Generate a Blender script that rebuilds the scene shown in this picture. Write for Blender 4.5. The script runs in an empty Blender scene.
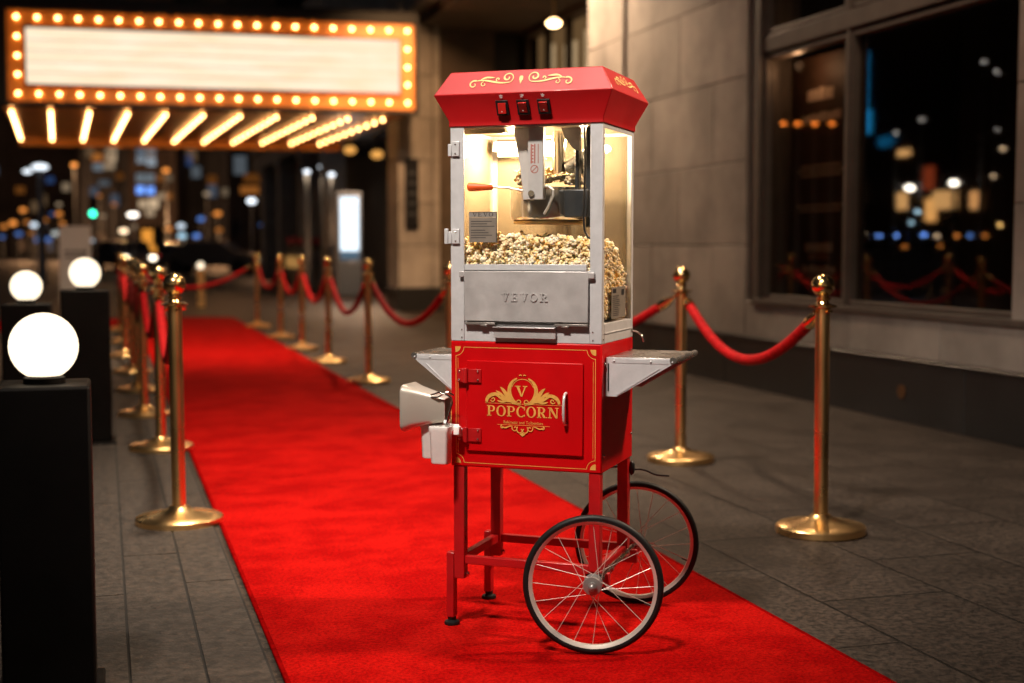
import bpy, bmesh, math, random
from mathutils import Vector, Matrix, noise
random.seed(7)
PI = math.pi
scene = bpy.context.scene
COL = scene.collection

# ------------------------------------------------------------------ materials
MATS = {}
def nt_new(name):
    m = bpy.data.materials.new(name); m.use_nodes = True
    nt = m.node_tree; nt.nodes.clear()
    out = nt.nodes.new('ShaderNodeOutputMaterial')
    return m, nt, out
def nd(nt, t, **kw):
    n = nt.nodes.new(t)
    for k, v in kw.items():
        if k in n.inputs: n.inputs[k].default_value = v
        else: setattr(n, k, v)
    return n
def pbr(name, c, rough=.5, metal=0., var=0., vscale=8., bump=0., bscale=60., rvar=0., spec=.5, coat=0., sheen=0., c2=None, trans=0., sss=0.):
    if name in MATS: return MATS[name]
    m, nt, out = nt_new(name)
    b = nd(nt, 'ShaderNodeBsdfPrincipled')
    nt.links.new(b.outputs[0], out.inputs[0])
    b.inputs['Roughness'].default_value = rough
    b.inputs['Metallic'].default_value = metal
    b.inputs['Specular IOR Level'].default_value = spec
    b.inputs['Coat Weight'].default_value = coat
    b.inputs['Coat Roughness'].default_value = .15
    b.inputs['Sheen Weight'].default_value = sheen
    b.inputs['Transmission Weight'].default_value = trans
    b.inputs['Base Color'].default_value = (*c, 1)
    tc = nd(nt, 'ShaderNodeTexCoord')
    if var or c2:
        n = nd(nt, 'ShaderNodeTexNoise', Scale=vscale, Detail=6.0, Roughness=.6)
        nt.links.new(tc.outputs['Object'], n.inputs['Vector'])
        r = nd(nt, 'ShaderNodeValToRGB')
        r.color_ramp.elements[0].position = .38; r.color_ramp.elements[1].position = .62
        k = 1 - var
        r.color_ramp.elements[0].color = (c[0]*k, c[1]*k, c[2]*k, 1)
        r.color_ramp.elements[1].color = (*(c2 or [min(1, x*(1+var*.4)) for x in c]), 1)
        nt.links.new(n.outputs[0], r.inputs[0]); nt.links.new(r.outputs[0], b.inputs['Base Color'])
    if rvar:
        n = nd(nt, 'ShaderNodeTexNoise', Scale=vscale*1.7, Detail=5.0)
        nt.links.new(tc.outputs['Object'], n.inputs['Vector'])
        mr = nd(nt, 'ShaderNodeMapRange'); mr.inputs[1].default_value = .3; mr.inputs[2].default_value = .7
        mr.inputs[3].default_value = max(0, rough-rvar); mr.inputs[4].default_value = rough+rvar
        nt.links.new(n.outputs[0], mr.inputs[0]); nt.links.new(mr.outputs[0], b.inputs['Roughness'])
    if bump:
        n = nd(nt, 'ShaderNodeTexNoise', Scale=bscale, Detail=4.0)
        nt.links.new(tc.outputs['Object'], n.inputs['Vector'])
        bp = nd(nt, 'ShaderNodeBump', Strength=bump, Distance=.01)
        nt.links.new(n.outputs[0], bp.inputs['Height']); nt.links.new(bp.outputs[0], b.inputs['Normal'])
    MATS[name] = m
    return m
def emi(name, c, s):
    if name in MATS: return MATS[name]
    m, nt, out = nt_new(name)
    e = nd(nt, 'ShaderNodeEmission', Color=(*c, 1), Strength=s)
    nt.links.new(e.outputs[0], out.inputs[0]); MATS[name] = m
    return m
def glassmat(name, tint=(1, 1, 1), refl=1.0, haze=0.0, hazecol=(.8, .8, .8)):
    if name in MATS: return MATS[name]
    m, nt, out = nt_new(name)
    tr = nd(nt, 'ShaderNodeBsdfTransparent', Color=(*tint, 1))
    gl = nd(nt, 'ShaderNodeBsdfGlossy', Roughness=.02)
    fr = nd(nt, 'ShaderNodeFresnel', IOR=1.5)
    gi = nd(nt, 'ShaderNodeNewGeometry'); ior = nd(nt, 'ShaderNodeMapRange'); ior.inputs[3].default_value = 1.5; ior.inputs[4].default_value = 1/1.5
    nt.links.new(gi.outputs['Backfacing'], ior.inputs[0]); nt.links.new(ior.outputs[0], fr.inputs['IOR'])
    mu = nd(nt, 'ShaderNodeMath', operation='MULTIPLY'); mu.inputs[1].default_value = refl; mu.use_clamp = True
    mx = nd(nt, 'ShaderNodeMixShader')
    nt.links.new(fr.outputs[0], mu.inputs[0]); nt.links.new(mu.outputs[0], mx.inputs[0])
    src = tr.outputs[0]
    if haze:
        df = nd(nt, 'ShaderNodeBsdfDiffuse', Color=(*hazecol, 1))
        m2 = nd(nt, 'ShaderNodeMixShader'); m2.inputs[0].default_value = haze
        nt.links.new(tr.outputs[0], m2.inputs[1]); nt.links.new(df.outputs[0], m2.inputs[2]); src = m2.outputs[0]
    nt.links.new(src, mx.inputs[1]); nt.links.new(gl.outputs[0], mx.inputs[2])
    nt.links.new(mx.outputs[0], out.inputs[0]); MATS[name] = m
    return m

RED = pbr('red_enamel', (.52, .002, .004), .38, 0, var=.10, vscale=5, rvar=.05, coat=.0, spec=.22, bump=.02, bscale=300)
REDR = pbr('red_enamel_roof', (.41, .002, .004), .48, 0, var=.08, vscale=6, rvar=.05, coat=.3, spec=.5, bump=.03, bscale=400)
REDD = pbr('red_enamel_frame', (.42, .006, .008), .38, 0, var=.15, vscale=12, rvar=.08, coat=.2)
GOLD = pbr('gold_print', (.80, .42, .09), .45, .15, var=.12, vscale=60)
GOLDL = pbr('pale_gold_print', (.85, .55, .20), .5, 0, var=.1, vscale=60)
SILV = pbr('silver_paint', (.64, .64, .66), .42, .3, var=.07, vscale=30, rvar=.06, bump=.02, bscale=500)
STEEL = pbr('brushed_steel', (.60, .58, .58), .42, .5, var=.12, vscale=14, rvar=.1, bump=.03, bscale=200)
SHINY = pbr('polished_steel', (.62, .60, .58), .16, 1, var=.1, vscale=20, rvar=.06)
CHROME = pbr('chrome', (.75, .74, .72), .1, 1)
BLK = pbr('black_plastic', (.012, .012, .013), .4, 0)
RUB = pbr('black_rubber', (.008, .008, .008), .5, 0, var=.3, vscale=40, spec=.3)
DGREY = pbr('dark_grey_metal', (.055, .062, .07), .4, .5, var=.2, vscale=20)
ORNG = pbr('orange_grip', (.85, .12, .02), .45, 0)
BRASS = pbr('polished_brass', (.93, .62, .27), .17, 1, var=.06, vscale=3, rvar=.04)
BRASSB = pbr('brushed_brass', (.93, .61, .27), .29, 1, var=.08, vscale=2.5, rvar=.05)
VELV = pbr('red_velvet', (.42, .003, .005), .7, 0, var=.3, vscale=30, bump=.15, bscale=250, spec=.2)
WHITEP = pbr('white_plastic', (.94, .93, .90), .6, 0, var=.05, vscale=25)

# ------------------------------------------------------------------ mesh builder
class MB:
    def __init__(s): s.v = []; s.f = []; s.mi = []
    def add(s, vs, fs, m=0):
        o = len(s.v); s.v += [tuple(v) for v in vs]; s.f += [tuple(i+o for i in f) for f in fs]; s.mi += [m]*len(fs)
    def box(s, lo, hi, mat=None, m=0):
        x0, y0, z0 = lo; x1, y1, z1 = hi
        vs = [(x0,y0,z0),(x1,y0,z0),(x1,y1,z0),(x0,y1,z0),(x0,y0,z1),(x1,y0,z1),(x1,y1,z1),(x0,y1,z1)]
        if mat is not None: vs = [mat @ Vector(v) for v in vs]
        s.add(vs, [(0,3,2,1),(4,5,6,7),(0,1,5,4),(1,2,6,5),(2,3,7,6),(3,0,4,7)], m)
    def cyl(s, p0, p1, r0, r1=None, n=20, cap=True, m=0):
        r1 = r0 if r1 is None else r1
        p0 = Vector(p0); p1 = Vector(p1); d = (p1-p0).normalized()
        a = d.orthogonal().normalized(); b = d.cross(a)
        vs = [p0+(a*math.cos(2*PI*i/n)+b*math.sin(2*PI*i/n))*r0 for i in range(n)] + [p1+(a*math.cos(2*PI*i/n)+b*math.sin(2*PI*i/n))*r1 for i in range(n)]
        fs = [(i, (i+1) % n, n+(i+1) % n, n+i) for i in range(n)]
        if cap: fs += [tuple(range(n-1, -1, -1)), tuple(range(n, 2*n))]
        s.add(vs, fs, m)
    def lathe(s, prof, n=32, org=(0,0,0), mat=None, m=0, closed=False):
        vs = []; k = len(prof)
        for i in range(n):
            a = 2*PI*i/n
            for r, z in prof:
                p = Vector((r*math.cos(a), r*math.sin(a), z)); p = mat @ p if mat is not None else p
                vs.append(p+Vector(org))
        fs = []
        for i in range(n):
            j = (i+1) % n
            for q in range(k if closed else k-1):
                q2 = (q+1) % k
                fs.append((i*k+q, j*k+q, j*k+q2, i*k+q2))
        s.add(vs, fs, m)
    def sph(s, c, r, n=20, m=0, sc=(1,1,1)):
        prof = [(r*math.sin(PI*i/(n//2)), -r*math.cos(PI*i/(n//2))) for i in range(n//2+1)]
        prof = [(max(a, 1e-5), b) for a, b in prof]
        s.lathe(prof, n, c, Matrix.Diagonal((*sc, 1)), m)
    def tube(s, pts, r, n=10, m=0):
        pts = [Vector(p) for p in pts]; rr = r if isinstance(r, (list, tuple)) else [r]*len(pts)
        t0 = (pts[1]-pts[0]).normalized(); a = t0.orthogonal().normalized(); vs = []
        for i, p in enumerate(pts):
            t = (pts[min(i+1, len(pts)-1)]-pts[max(i-1, 0)]).normalized()
            a = (a - t*a.dot(t)).normalized(); b = t.cross(a)
            vs += [p+(a*math.cos(2*PI*k/n)+b*math.sin(2*PI*k/n))*rr[i] for k in range(n)]
        fs = [(i*n+k, i*n+(k+1) % n, (i+1)*n+(k+1) % n, (i+1)*n+k) for i in range(len(pts)-1) for k in range(n)]
        L = len(pts)-1
        fs += [tuple(range(n-1, -1, -1)), tuple(L*n+k for k in range(n))]
        s.add(vs, fs, m)
    def prism(s, poly, f0, f1, m=0):
        """poly: 2D points; f0/f1 map (x,y) to 3D for both faces"""
        n = len(poly)
        vs = [f0(*p) for p in poly]+[f1(*p) for p in poly]
        fs = [tuple(range(n-1, -1, -1)), tuple(range(n, 2*n))]+[(i, (i+1) % n, n+(i+1) % n, n+i) for i in range(n)]
        s.add(vs, fs, m)
def mk(name, mb, mats, parent=None, bevel=0, smooth=40, loc=None, rot=None, seg=2, fix=True):
    me = bpy.data.meshes.new(name)
    me.from_pydata(mb.v, [], mb.f); me.update()
    if not isinstance(mats, (list, tuple)): mats = [mats]
    for x in mats: me.materials.append(x)
    if len(mats) > 1: me.polygons.foreach_set('material_index', mb.mi)
    if fix:
        bm = bmesh.new(); bm.from_mesh(me); bmesh.ops.recalc_face_normals(bm, faces=bm.faces); bm.to_mesh(me); bm.free()
    if smooth:
        me.polygons.foreach_set('use_smooth', [True]*len(me.polygons))
        me.set_sharp_from_angle(angle=math.radians(smooth))
    o = bpy.data.objects.new(name, me); COL.objects.link(o)
    if parent is not None: o.parent = parent
    if loc: o.location = loc
    if rot: o.rotation_euler = rot
    if bevel:
        b = o.modifiers.new('edge', 'BEVEL'); b.width = bevel; b.segments = seg; b.limit_method = 'ANGLE'; b.angle_limit = math.radians(35)
    return o
def tag(o, label, cat, group=None, kind=None):
    if label: o['label'] = label
    if cat: o['category'] = cat
    if group: o['group'] = group
    if kind: o['kind'] = kind
    return o
def thing(name, label, cat, loc=(0,0,0), rz=0, group=None):
    o = bpy.data.objects.new(name, None); COL.objects.link(o)
    o.empty_display_size = .1
    o.location = loc; o.rotation_euler = (0, 0, rz)
    return tag(o, label, cat, group)
def copy_tree(o, parent=None):
    c = o.copy(); COL.objects.link(c); c.parent = parent
    for ch in list(o.children): copy_tree(ch, c)
    return c

def lightobj(name, typ, loc, energy, col, parent=None, **kw):
    l = bpy.data.lights.new(name, typ); l.energy = energy; l.color = col
    for k, v in kw.items(): setattr(l, k, v)
    o = bpy.data.objects.new(name, l); COL.objects.link(o); o.location = loc
    if parent: o.parent = parent
    return o
def dots(name, pts, r, mat, parent, n=10):
    """small round heads, each an object of its own sharing one mesh"""
    mb = MB(); mb.sph((0, 0, 0), r, n); o = mk(name, mb, mat, parent, loc=pts[0])
    for p in pts[1:]:
        c = o.copy(); COL.objects.link(c); c.location = p
# ------------------------------------------------------------------ street frame: a across (towards the facade), b along the street
PH = math.atan(.3)
NX, NY = math.cos(PH), math.sin(PH)
def S(a, b, z=0): return Vector((a*NX-b*NY, a*NY+b*NX, z))
SM = Matrix(((NX, -NY, 0, 0), (NY, NX, 0, 0), (0, 0, 1, 0), (0, 0, 0, 1)))
def at(px, py, Y):                        # a point at depth Y seen by the photograph's camera, for far small lights
    c, s = math.cos(.0707), math.sin(.0707)
    X = (px-512)/1359.8; up = -(py-341.5)/1359.8
    d = Vector((X, c+up*s, up*c-s)); t = Y/d.y
    return Vector((0, 0, 1.11))+d*t

# ================================================================== SETTING
def stone_ground():
    m, nt, out = nt_new('dark_granite_paving'); MATS['paving'] = m
    b = nd(nt, 'ShaderNodeBsdfPrincipled'); nt.links.new(b.outputs[0], out.inputs[0]); b.inputs['Specular IOR Level'].default_value = .28
    tc = nd(nt, 'ShaderNodeTexCoord')
    mp = nd(nt, 'ShaderNodeMapping'); mp.inputs['Rotation'].default_value = (0, 0, PI/2)
    mp.inputs['Location'].default_value = (.12, .13, 0)
    nt.links.new(tc.outputs['Object'], mp.inputs['Vector'])
    br = nd(nt, 'ShaderNodeTexBrick', offset=.5, Scale=1.0)
    br.inputs['Mortar Size'].default_value = .0055; br.inputs['Mortar Smooth'].default_value = .3
    br.inputs['Brick Width'].default_value = .90; br.inputs['Row Height'].default_value = .45
    br.inputs['Color1'].default_value = (1, 1, 1, 1); br.inputs['Color2'].default_value = (.70, .68, .66, 1); br.inputs['Mortar'].default_value = (.10, .10, .10, 1)
    nt.links.new(mp.outputs[0], br.inputs['Vector'])
    n1 = nd(nt, 'ShaderNodeTexNoise', Scale=2.2, Detail=9.0, Roughness=.7)
    n2 = nd(nt, 'ShaderNodeTexNoise', Scale=42.0, Detail=6.0, Roughness=.85)
    nt.links.new(tc.outputs['Object'], n1.inputs['Vector']); nt.links.new(tc.outputs['Object'], n2.inputs['Vector'])
    r1 = nd(nt, 'ShaderNodeValToRGB'); r1.color_ramp.elements[0].position = .34; r1.color_ramp.elements[1].position = .66
    r1.color_ramp.elements[0].color = (.021, .0165, .014, 1); r1.color_ramp.elements[1].color = (.048, .0375, .031, 1)
    nt.links.new(n1.outputs[0], r1.inputs[0])
    r2 = nd(nt, 'ShaderNodeValToRGB'); r2.color_ramp.elements[0].position = .445; r2.color_ramp.elements[1].position = .57
    r2.color_ramp.elements[0].color = (.35, .34, .33, 1); r2.color_ramp.elements[1].color = (2.3, 2.1, 1.9, 1)
    nt.links.new(n2.outputs[0], r2.inputs[0])
    x1 = nd(nt, 'ShaderNodeMix', data_type='RGBA', blend_type='MULTIPLY'); x1.inputs[0].default_value = 1
    nt.links.new(r1.outputs[0], x1.inputs[6]); nt.links.new(r2.outputs[0], x1.inputs[7])
    x2 = nd(nt, 'ShaderNodeMix', data_type='RGBA', blend_type='MULTIPLY'); x2.inputs[0].default_value = 1
    nt.links.new(x1.outputs[2], x2.inputs[6]); nt.links.new(br.outputs[0], x2.inputs[7])
    nt.links.new(x2.outputs[2], b.inputs['Base Color'])
    mr = nd(nt, 'ShaderNodeMapRange'); mr.inputs[1].default_value = .3; mr.inputs[2].default_value = .7; mr.inputs[3].default_value = .42; mr.inputs[4].default_value = .66
    nt.links.new(n1.outputs[0], mr.inputs[0]); nt.links.new(mr.outputs[0], b.inputs['Roughness'])
    ad = nd(nt, 'ShaderNodeMath', operation='MULTIPLY_ADD'); ad.inputs[1].default_value = -.7
    nt.links.new(br.outputs['Fac'], ad.inputs[0])
    sc = nd(nt, 'ShaderNodeMath', operation='MULTIPLY'); sc.inputs[1].default_value = .25
    nt.links.new(n2.outputs[0], sc.inputs[0]); nt.links.new(sc.outputs[0], ad.inputs[2])
    bp = nd(nt, 'ShaderNodeBump', Strength=.9, Distance=.009)
    nt.links.new(ad.outputs[0], bp.inputs['Height']); nt.links.new(bp.outputs[0], b.inputs['Normal'])
    return m
PAVE = stone_ground()
ASPH = pbr('asphalt', (.03, .029, .03), .55, 0, var=.3, vscale=3, bump=.3, bscale=120, rvar=.12)

def sheet(name, a0, a1, b0, b1, z, mat, label):
    mb = MB(); mb.add([(a0,b0,z),(a1,b0,z),(a1,b1,z),(a0,b1,z)], [(0,1,2,3)])
    o = mk(name, mb, mat, smooth=0, rot=(0,0,PH)); return tag(o, label, 'ground' if name == 'ground' else name, kind='structure')
sheet('ground', -250, 250, -60, 320, -.14, pbr('far_ground', (.03, .03, .03), .8), 'dark ground of the city stretching away')
mb = MB(); mb.box((-4.4, -8, -.3), (9, 33, 0))
tag(mk('pavement', mb, PAVE, smooth=0, rot=(0,0,PH)), 'dark granite slab pavement in front of the stone building', 'pavement', kind='structure')
mb = MB(); mb.box((-4.57, -8, -.3), (-4.405, 33.17, .004)); mb.box((-4.4, 33.005, -.3), (9, 33.17, .004))
tag(mk('kerb', mb, pbr('kerb_stone', (.16, .15, .14), .7, 0, var=.2, vscale=4), smooth=0, rot=(0,0,PH), bevel=.01), 'grey stone kerb at the edge of the pavement', 'kerb', kind='structure')
sheet('road', -14, 60, 33.2, 120, -.132, ASPH, 'dark asphalt road beyond the marquee')
sheet('side_road', -13, -4.6, -20, 33.1, -.128, ASPH, 'dark asphalt road beside the bollards')
# granite border strip along the rope posts
mb = MB(); mb.add([(-.155, -8, .0015), (.40, -8, .0015), (.40, 22.5, .0015), (-.155, 22.5, .0015)], [(0, 1, 2, 3)])
tag(mk('joint_bed', mb, pbr('joint_dirt', (.014, .012, .010), .9), smooth=0, rot=(0,0,PH)), 'dark dirt joints between the border slabs', 'paving', kind='structure')
mb = MB()
b = -2.0
while b < 22:
    mb.box((-.14, b, 0), (.040, b+1.597, .006)); mb.box((.048, b+.55, 0), (.230, b+2.147, .006)); mb.box((.238, b+.1, 0), (.392, b+1.697, .006)); b += 1.605
tag(mk('kerb_strip', mb, pbr('strip_granite', (.038, .029, .023), .6, 0, var=.6, vscale=30, rvar=.1, bump=.35, bscale=70), smooth=0, rot=(0,0,PH)), 'narrow band of granite slabs edging the red carpet', 'paving', kind='structure')

# ------------------------------------------------------------------ carpet
def carpet_mat():
    m, nt, out = nt_new('red_carpet_pile')
    b = nd(nt, 'ShaderNodeBsdfPrincipled'); nt.links.new(b.outputs[0], out.inputs[0])
    b.inputs['Roughness'].default_value = .9; b.inputs['Sheen Weight'].default_value = .0; b.inputs['Sheen Tint'].default_value = (1, .04, .02, 1)
    b.inputs['Specular IOR Level'].default_value = .03
    tc = nd(nt, 'ShaderNodeTexCoord')
    n1 = nd(nt, 'ShaderNodeTexNoise', Scale=3.5, Detail=9.0, Roughness=.7)
    n2 = nd(nt, 'ShaderNodeTexNoise', Scale=95.0, Detail=5.0, Roughness=.85)
    nt.links.new(tc.outputs['Object'], n1.inputs['Vector']); nt.links.new(tc.outputs['Object'], n2.inputs['Vector'])
    r1 = nd(nt, 'ShaderNodeValToRGB'); r1.color_ramp.elements[0].position = .42; r1.color_ramp.elements[1].position = .58
    r1.color_ramp.elements[0].color = (.31, .0012, .0012, 1); r1.color_ramp.elements[1].color = (.43, .0045, .003, 1)
    nt.links.new(n1.outputs[0], r1.inputs[0])
    r2 = nd(nt, 'ShaderNodeValToRGB'); r2.color_ramp.elements[0].position = .43; r2.color_ramp.elements[1].position = .57
    r2.color_ramp.elements[0].color = (.60, .58, .58, 1); r2.color_ramp.elements[1].color = (1.25, 1.35, 1.3, 1)
    nt.links.new(n2.outputs[0], r2.inputs[0])
    x = nd(nt, 'ShaderNodeMix', data_type='RGBA', blend_type='MULTIPLY'); x.inputs[0].default_value = 1
    nt.links.new(r1.outputs[0], x.inputs[6]); nt.links.new(r2.outputs[0], x.inputs[7]); nt.links.new(x.outputs[2], b.inputs['Base Color'])
    bp = nd(nt, 'ShaderNodeBump', Strength=.8, Distance=.004); nt.links.new(n2.outputs[0], bp.inputs['Height'])
    bp2 = nd(nt, 'ShaderNodeBump', Strength=.25, Distance=.02); nt.links.new(n1.outputs[0], bp2.inputs['Height'])
    nt.links.new(bp.outputs[0], bp2.inputs['Normal']); nt.links.new(bp2.outputs[0], b.inputs['Normal'])
    return m
mb = MB()
outline = [(.42,-2.5),(1.89,-2.5),(1.89,20.9),(1.82,21.2),(1.6,21.35),(-3.2,21.35),(-3.2,18.75),(.42,18.75)]
mb.prism(outline, lambda x, y: (x, y, .001), lambda x, y: (x, y, .0105))
CARP = tag(mk('red_carpet', mb, carpet_mat(), smooth=0, rot=(0,0,PH)), 'long bright red carpet running between the rope posts', 'carpet')
for a_ in (.42, 1.882):
    mb = MB(); mb.box((a_-.002, -2.5, .002), (a_+.012, 18.7, .0118)); mk('edge_binding', mb, pbr('carpet_binding', (.22, .002, .002), .9, 0, spec=.0, var=.3, vscale=30, bump=.2, bscale=150), CARP, bevel=.003)

# ------------------------------------------------------------------ stone building with windows
def stone_mat(name, c, vs=1.5):
    m, nt, out = nt_new(name)
    b = nd(nt, 'ShaderNodeBsdfPrincipled'); nt.links.new(b.outputs[0], out.inputs[0]); b.inputs['Roughness'].default_value = .75
    tc = nd(nt, 'ShaderNodeTexCoord'); gi = nd(nt, 'ShaderNodeNewGeometry')
    n1 = nd(nt, 'ShaderNodeTexNoise', Scale=vs, Detail=8.0, Roughness=.62)
    n2 = nd(nt, 'ShaderNodeTexNoise', Scale=70.0, Detail=4.0, Roughness=.7)
    nt.links.new(tc.outputs['Object'], n1.inputs['Vector']); nt.links.new(tc.outputs['Object'], n2.inputs['Vector'])
    mr = nd(nt, 'ShaderNodeMapRange'); mr.inputs[3].default_value = .82; mr.inputs[4].default_value = 1.12
    nt.links.new(gi.outputs['Random Per Island'], mr.inputs[0])
    r1 = nd(nt, 'ShaderNodeValToRGB'); r1.color_ramp.elements[0].position = .38; r1.color_ramp.elements[1].position = .62
    r1.color_ramp.elements[0].color = (*[x*.72 for x in c], 1); r1.color_ramp.elements[1].color = (*[x*1.1 for x in c], 1)
    nt.links.new(n1.outputs[0], r1.inputs[0])
    x = nd(nt, 'ShaderNodeVectorMath', operation='SCALE'); nt.links.new(r1.outputs[0], x.inputs[0]); nt.links.new(mr.outputs[0], x.inputs[3])
    nt.links.new(x.outputs[0], b.inputs['Base Color'])
    bp = nd(nt, 'ShaderNodeBump', Strength=.35, Distance=.006); nt.links.new(n2.outputs[0], bp.inputs['Height']); nt.links.new(bp.outputs[0], b.inputs['Normal'])
    return m
LIME = stone_mat('limestone', (.37, .325, .285))
PLIN = stone_mat('black_granite', (.02, .019, .019)); PLIN.node_tree.nodes['Principled BSDF'].inputs['Roughness'].default_value = .35
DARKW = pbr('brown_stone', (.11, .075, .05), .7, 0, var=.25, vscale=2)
WA = 4.83
bld = thing('stone_building', 'tall limestone building with black granite plinth and dark windows', 'building', S(WA, 8), PH)
def blocks(mb, a0, b0, b1, z0, z1, course, first=0, width=1.25, gap=.008, depth=.12, seed=0):
    """ashlar on the plane a=a0 (facing the street), local coords relative to S(WA,8)"""
    rnd = random.Random(seed); z = z0; k = 0
    while z < z1-.02:
        h = min(course if (k or not first) else first, z1-z)
        y = b0-(0 if k % 2 else width*.52)
        while y < b1:
            ya = max(y, b0); yb = min(y+width, b1)
            if yb-ya > .03:
                j = rnd.uniform(-.002, .002)
                mb.box((a0-WA+j, ya-8+gap/2, z+gap/2), (a0-WA+depth, yb-8-gap/2, z+h-gap/2))
            y += width
        z += h; k += 1
mb = MB()
blocks(mb, WA, 9.72, 12.3, .40, 7.06, .66, first=.05+.66-.0, width=1.3, seed=1)
blocks(mb, WA, -6, 9.72, .40, .68, .28, width=1.05, seed=2)
blocks(mb, WA, 6.08, 6.44, .68, 7.06, .66, width=1.3, seed=3)
blocks(mb, WA, -6, 2.2, .68, 7.06, .66, width=1.3, seed=4)
blocks(mb, WA-.03, 12.3, 13.3, .02, 7.06, .66, first=.43, width=1.01, depth=.5, seed=5)
blocks(mb, WA, 13.31, 22.35, 4.9, 7.2, .66, width=1.3, seed=6, depth=.3)
mk('wall', mb, LIME, bld, bevel=.004, smooth=0, seg=1)
mb = MB(); mb.box((.10, -14, .0), (.45, -5.8, 7.5)); mb.box((.10, -1.92, 4.6), (.45, 1.72, 7.5)); mb.box((.10, 1.72, 0), (.45, 5.25, 7.5)); mb.box((.10, -5.9, 0), (.45, 1.8, .66)); mb.box((.06, -1.93, .68), (.44, -1.57, 7.5))
mk('wall_core', mb, pbr('mortar_dark', (.07, .06, .05), .9), bld, smooth=0)
mb = MB()
y = -6.
while y < 12.28:
    mb.box((-.035, y-8+.003, -.0), (.1, min(y+1.6, 12.28)-8-.003, .385)); y += 1.6
mb.box((-.045, -14, .386), (.09, 4.28, .402))
mk('plinth', mb, PLIN, bld, bevel=.004, smooth=0, seg=1)
mb = MB(); mb.cyl((-.036, -.55, .19), (-.041, -.55, .19), .045, n=20); mk('drain_cap', mb, pbr('worn_bronze', (.25, .13, .06), .4, .8), bld)
# windows
FRM = pbr('bronze_window_frame', (.115, .095, .08), .5, .1, var=.15, vscale=6)
def window(b0, b1, z0, z1, lab):
    mb = MB(); t = .035
    mb.box((.03, b0-8, z0), (.12, b0-8+t, z1)); mb.box((.03, b1-8-t, z0), (.12, b1-8, z1))
    mb.box((.032, b0-8+t, z0), (.118, b1-8-t, z0+t)); mb.box((.032, b0-8+t, z1-t), (.118, b1-8-t, z1))
    w = mk('window', mb, FRM, bld, bevel=.006, smooth=0)
    if lab: w['label'] = lab
    mb = MB(); mb.box((.085, b0-8+t, z0+t), (.091, b1-8-t, z1-t))
    mk('pane', mb, WGL, w, smooth=0)
    return w
WGL = glassmat('shop_window_glass', (.78, .72, .66), 1.35)
window(8.28, 9.50, .70, 2.55, 'narrow window with a notice board behind it')
window(6.44, 8.245, .70, 2.55, 'wide dark window reflecting the street lights')
window(8.30, 9.50, 2.70, 4.4, None); window(6.44, 8.26, 2.70, 4.4, None)
window(4.2, 6.06, .70, 2.52, None); window(2.25, 4.16, .70, 2.52, None)
mb = MB(); mb.box((-.015, 2.2-8, .655), (.16, 9.6-8, .699)); mb.box((.015, 2.2-8, 2.57), (.14, 9.6-8, 2.69)); mb.box((.02, .247, .70), (.13, .277, 4.4)); mb.box((-.005, 1.505, .70), (.13, 1.56, 4.4))
mb.box((.02, 9.56-8, .70), (.3, 9.70-8, 7)); mb.box((.03, -5.8, 4.4), (.2, 1.7, 7.2))
mk('window_surround', mb, FRM, bld, bevel=.005, smooth=0)
# dark room behind the glass
mb = MB(); mb.box((1.9, -5.9, 0), (1.95, 1.7, 4.5)); mb.box((.46, -5.9, 0), (1.9, 1.7, .3)); mb.box((.46, -5.9, 4.45), (1.9, 1.7, 4.5))
mk('interior_wall', mb, pbr('dark_interior', (.03, .018, .012), .8, 0, var=.4, vscale=2), bld, smooth=0)
# notice board with rows of small lettering, behind the narrow window
nb = thing('notice_board', 'brown notice board with rows of pale lettering behind the narrow window', 'notice board', S(WA+.36, 9.22, .7), PH)
mb = MB(); mb.box((0, -.47, .0), (.03, .47, 1.84)); mk('board', mb, pbr('board_brown', (.07, .034, .018), .6, 0, var=.3, vscale=3), nb, bevel=.004)
mb = MB(); rnd = random.Random(4)
def textrow(z, h, y0, y1):
    y = y0
    while y < y1:
        w = rnd.uniform(.02, .07)
        mb.box((-.003, y, z), (-.001, min(y+w, y1), z+h*rnd.uniform(.8, 1))); y += w+.014
for z, h, y0, y1 in ((1.50,.10,-.18,.2),(1.34,.07,-.3,.28),(1.0,.02,-.3,.3),(.965,.02,-.34,.32),(.93,.02,-.3,.28),(.70,.02,-.33,.33),(.665,.02,-.3,.3),(.36,.07,-.2,.2),(.20,.06,-.25,.25)):
    textrow(z, h, y0, y1)
mk('lettering', mb, pbr('pale_ink', (.75, .58, .45), .7), nb, smooth=0)
mb = MB(); mb.box((-.004, -.3, .11), (-.001, .3, .19)); mb.box((-.004, -.15, .30), (-.001, .15, .35)); mk('panel', mb, pbr('orange_board', (.30, .12, .03), .6), nb, smooth=0)
nbl = (nb, (-.20, 0, 1.74))

# entrance recess: ceiling, back wall, return wall, lobby glass, dark door
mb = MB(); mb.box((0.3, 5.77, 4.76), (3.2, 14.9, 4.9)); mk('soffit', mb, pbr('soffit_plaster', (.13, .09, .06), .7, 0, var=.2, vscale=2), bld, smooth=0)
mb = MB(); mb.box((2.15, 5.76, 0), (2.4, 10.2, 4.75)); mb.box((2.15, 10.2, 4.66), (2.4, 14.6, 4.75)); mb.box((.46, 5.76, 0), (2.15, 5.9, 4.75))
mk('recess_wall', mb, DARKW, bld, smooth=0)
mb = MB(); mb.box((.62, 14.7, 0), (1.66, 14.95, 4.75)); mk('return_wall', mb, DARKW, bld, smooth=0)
d = MB(); d.box((1.67, 14.72, 0), (2.14, 14.9, 4.74)); dd = mk('door', d, pbr('near_black_door', (.012, .009, .008), .4), bld, smooth=0)
d = MB(); d.box((2.05, 14.69, .95), (2.07, 14.72, 1.35)); mk('handle', d, BRASS, dd, smooth=0)
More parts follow.
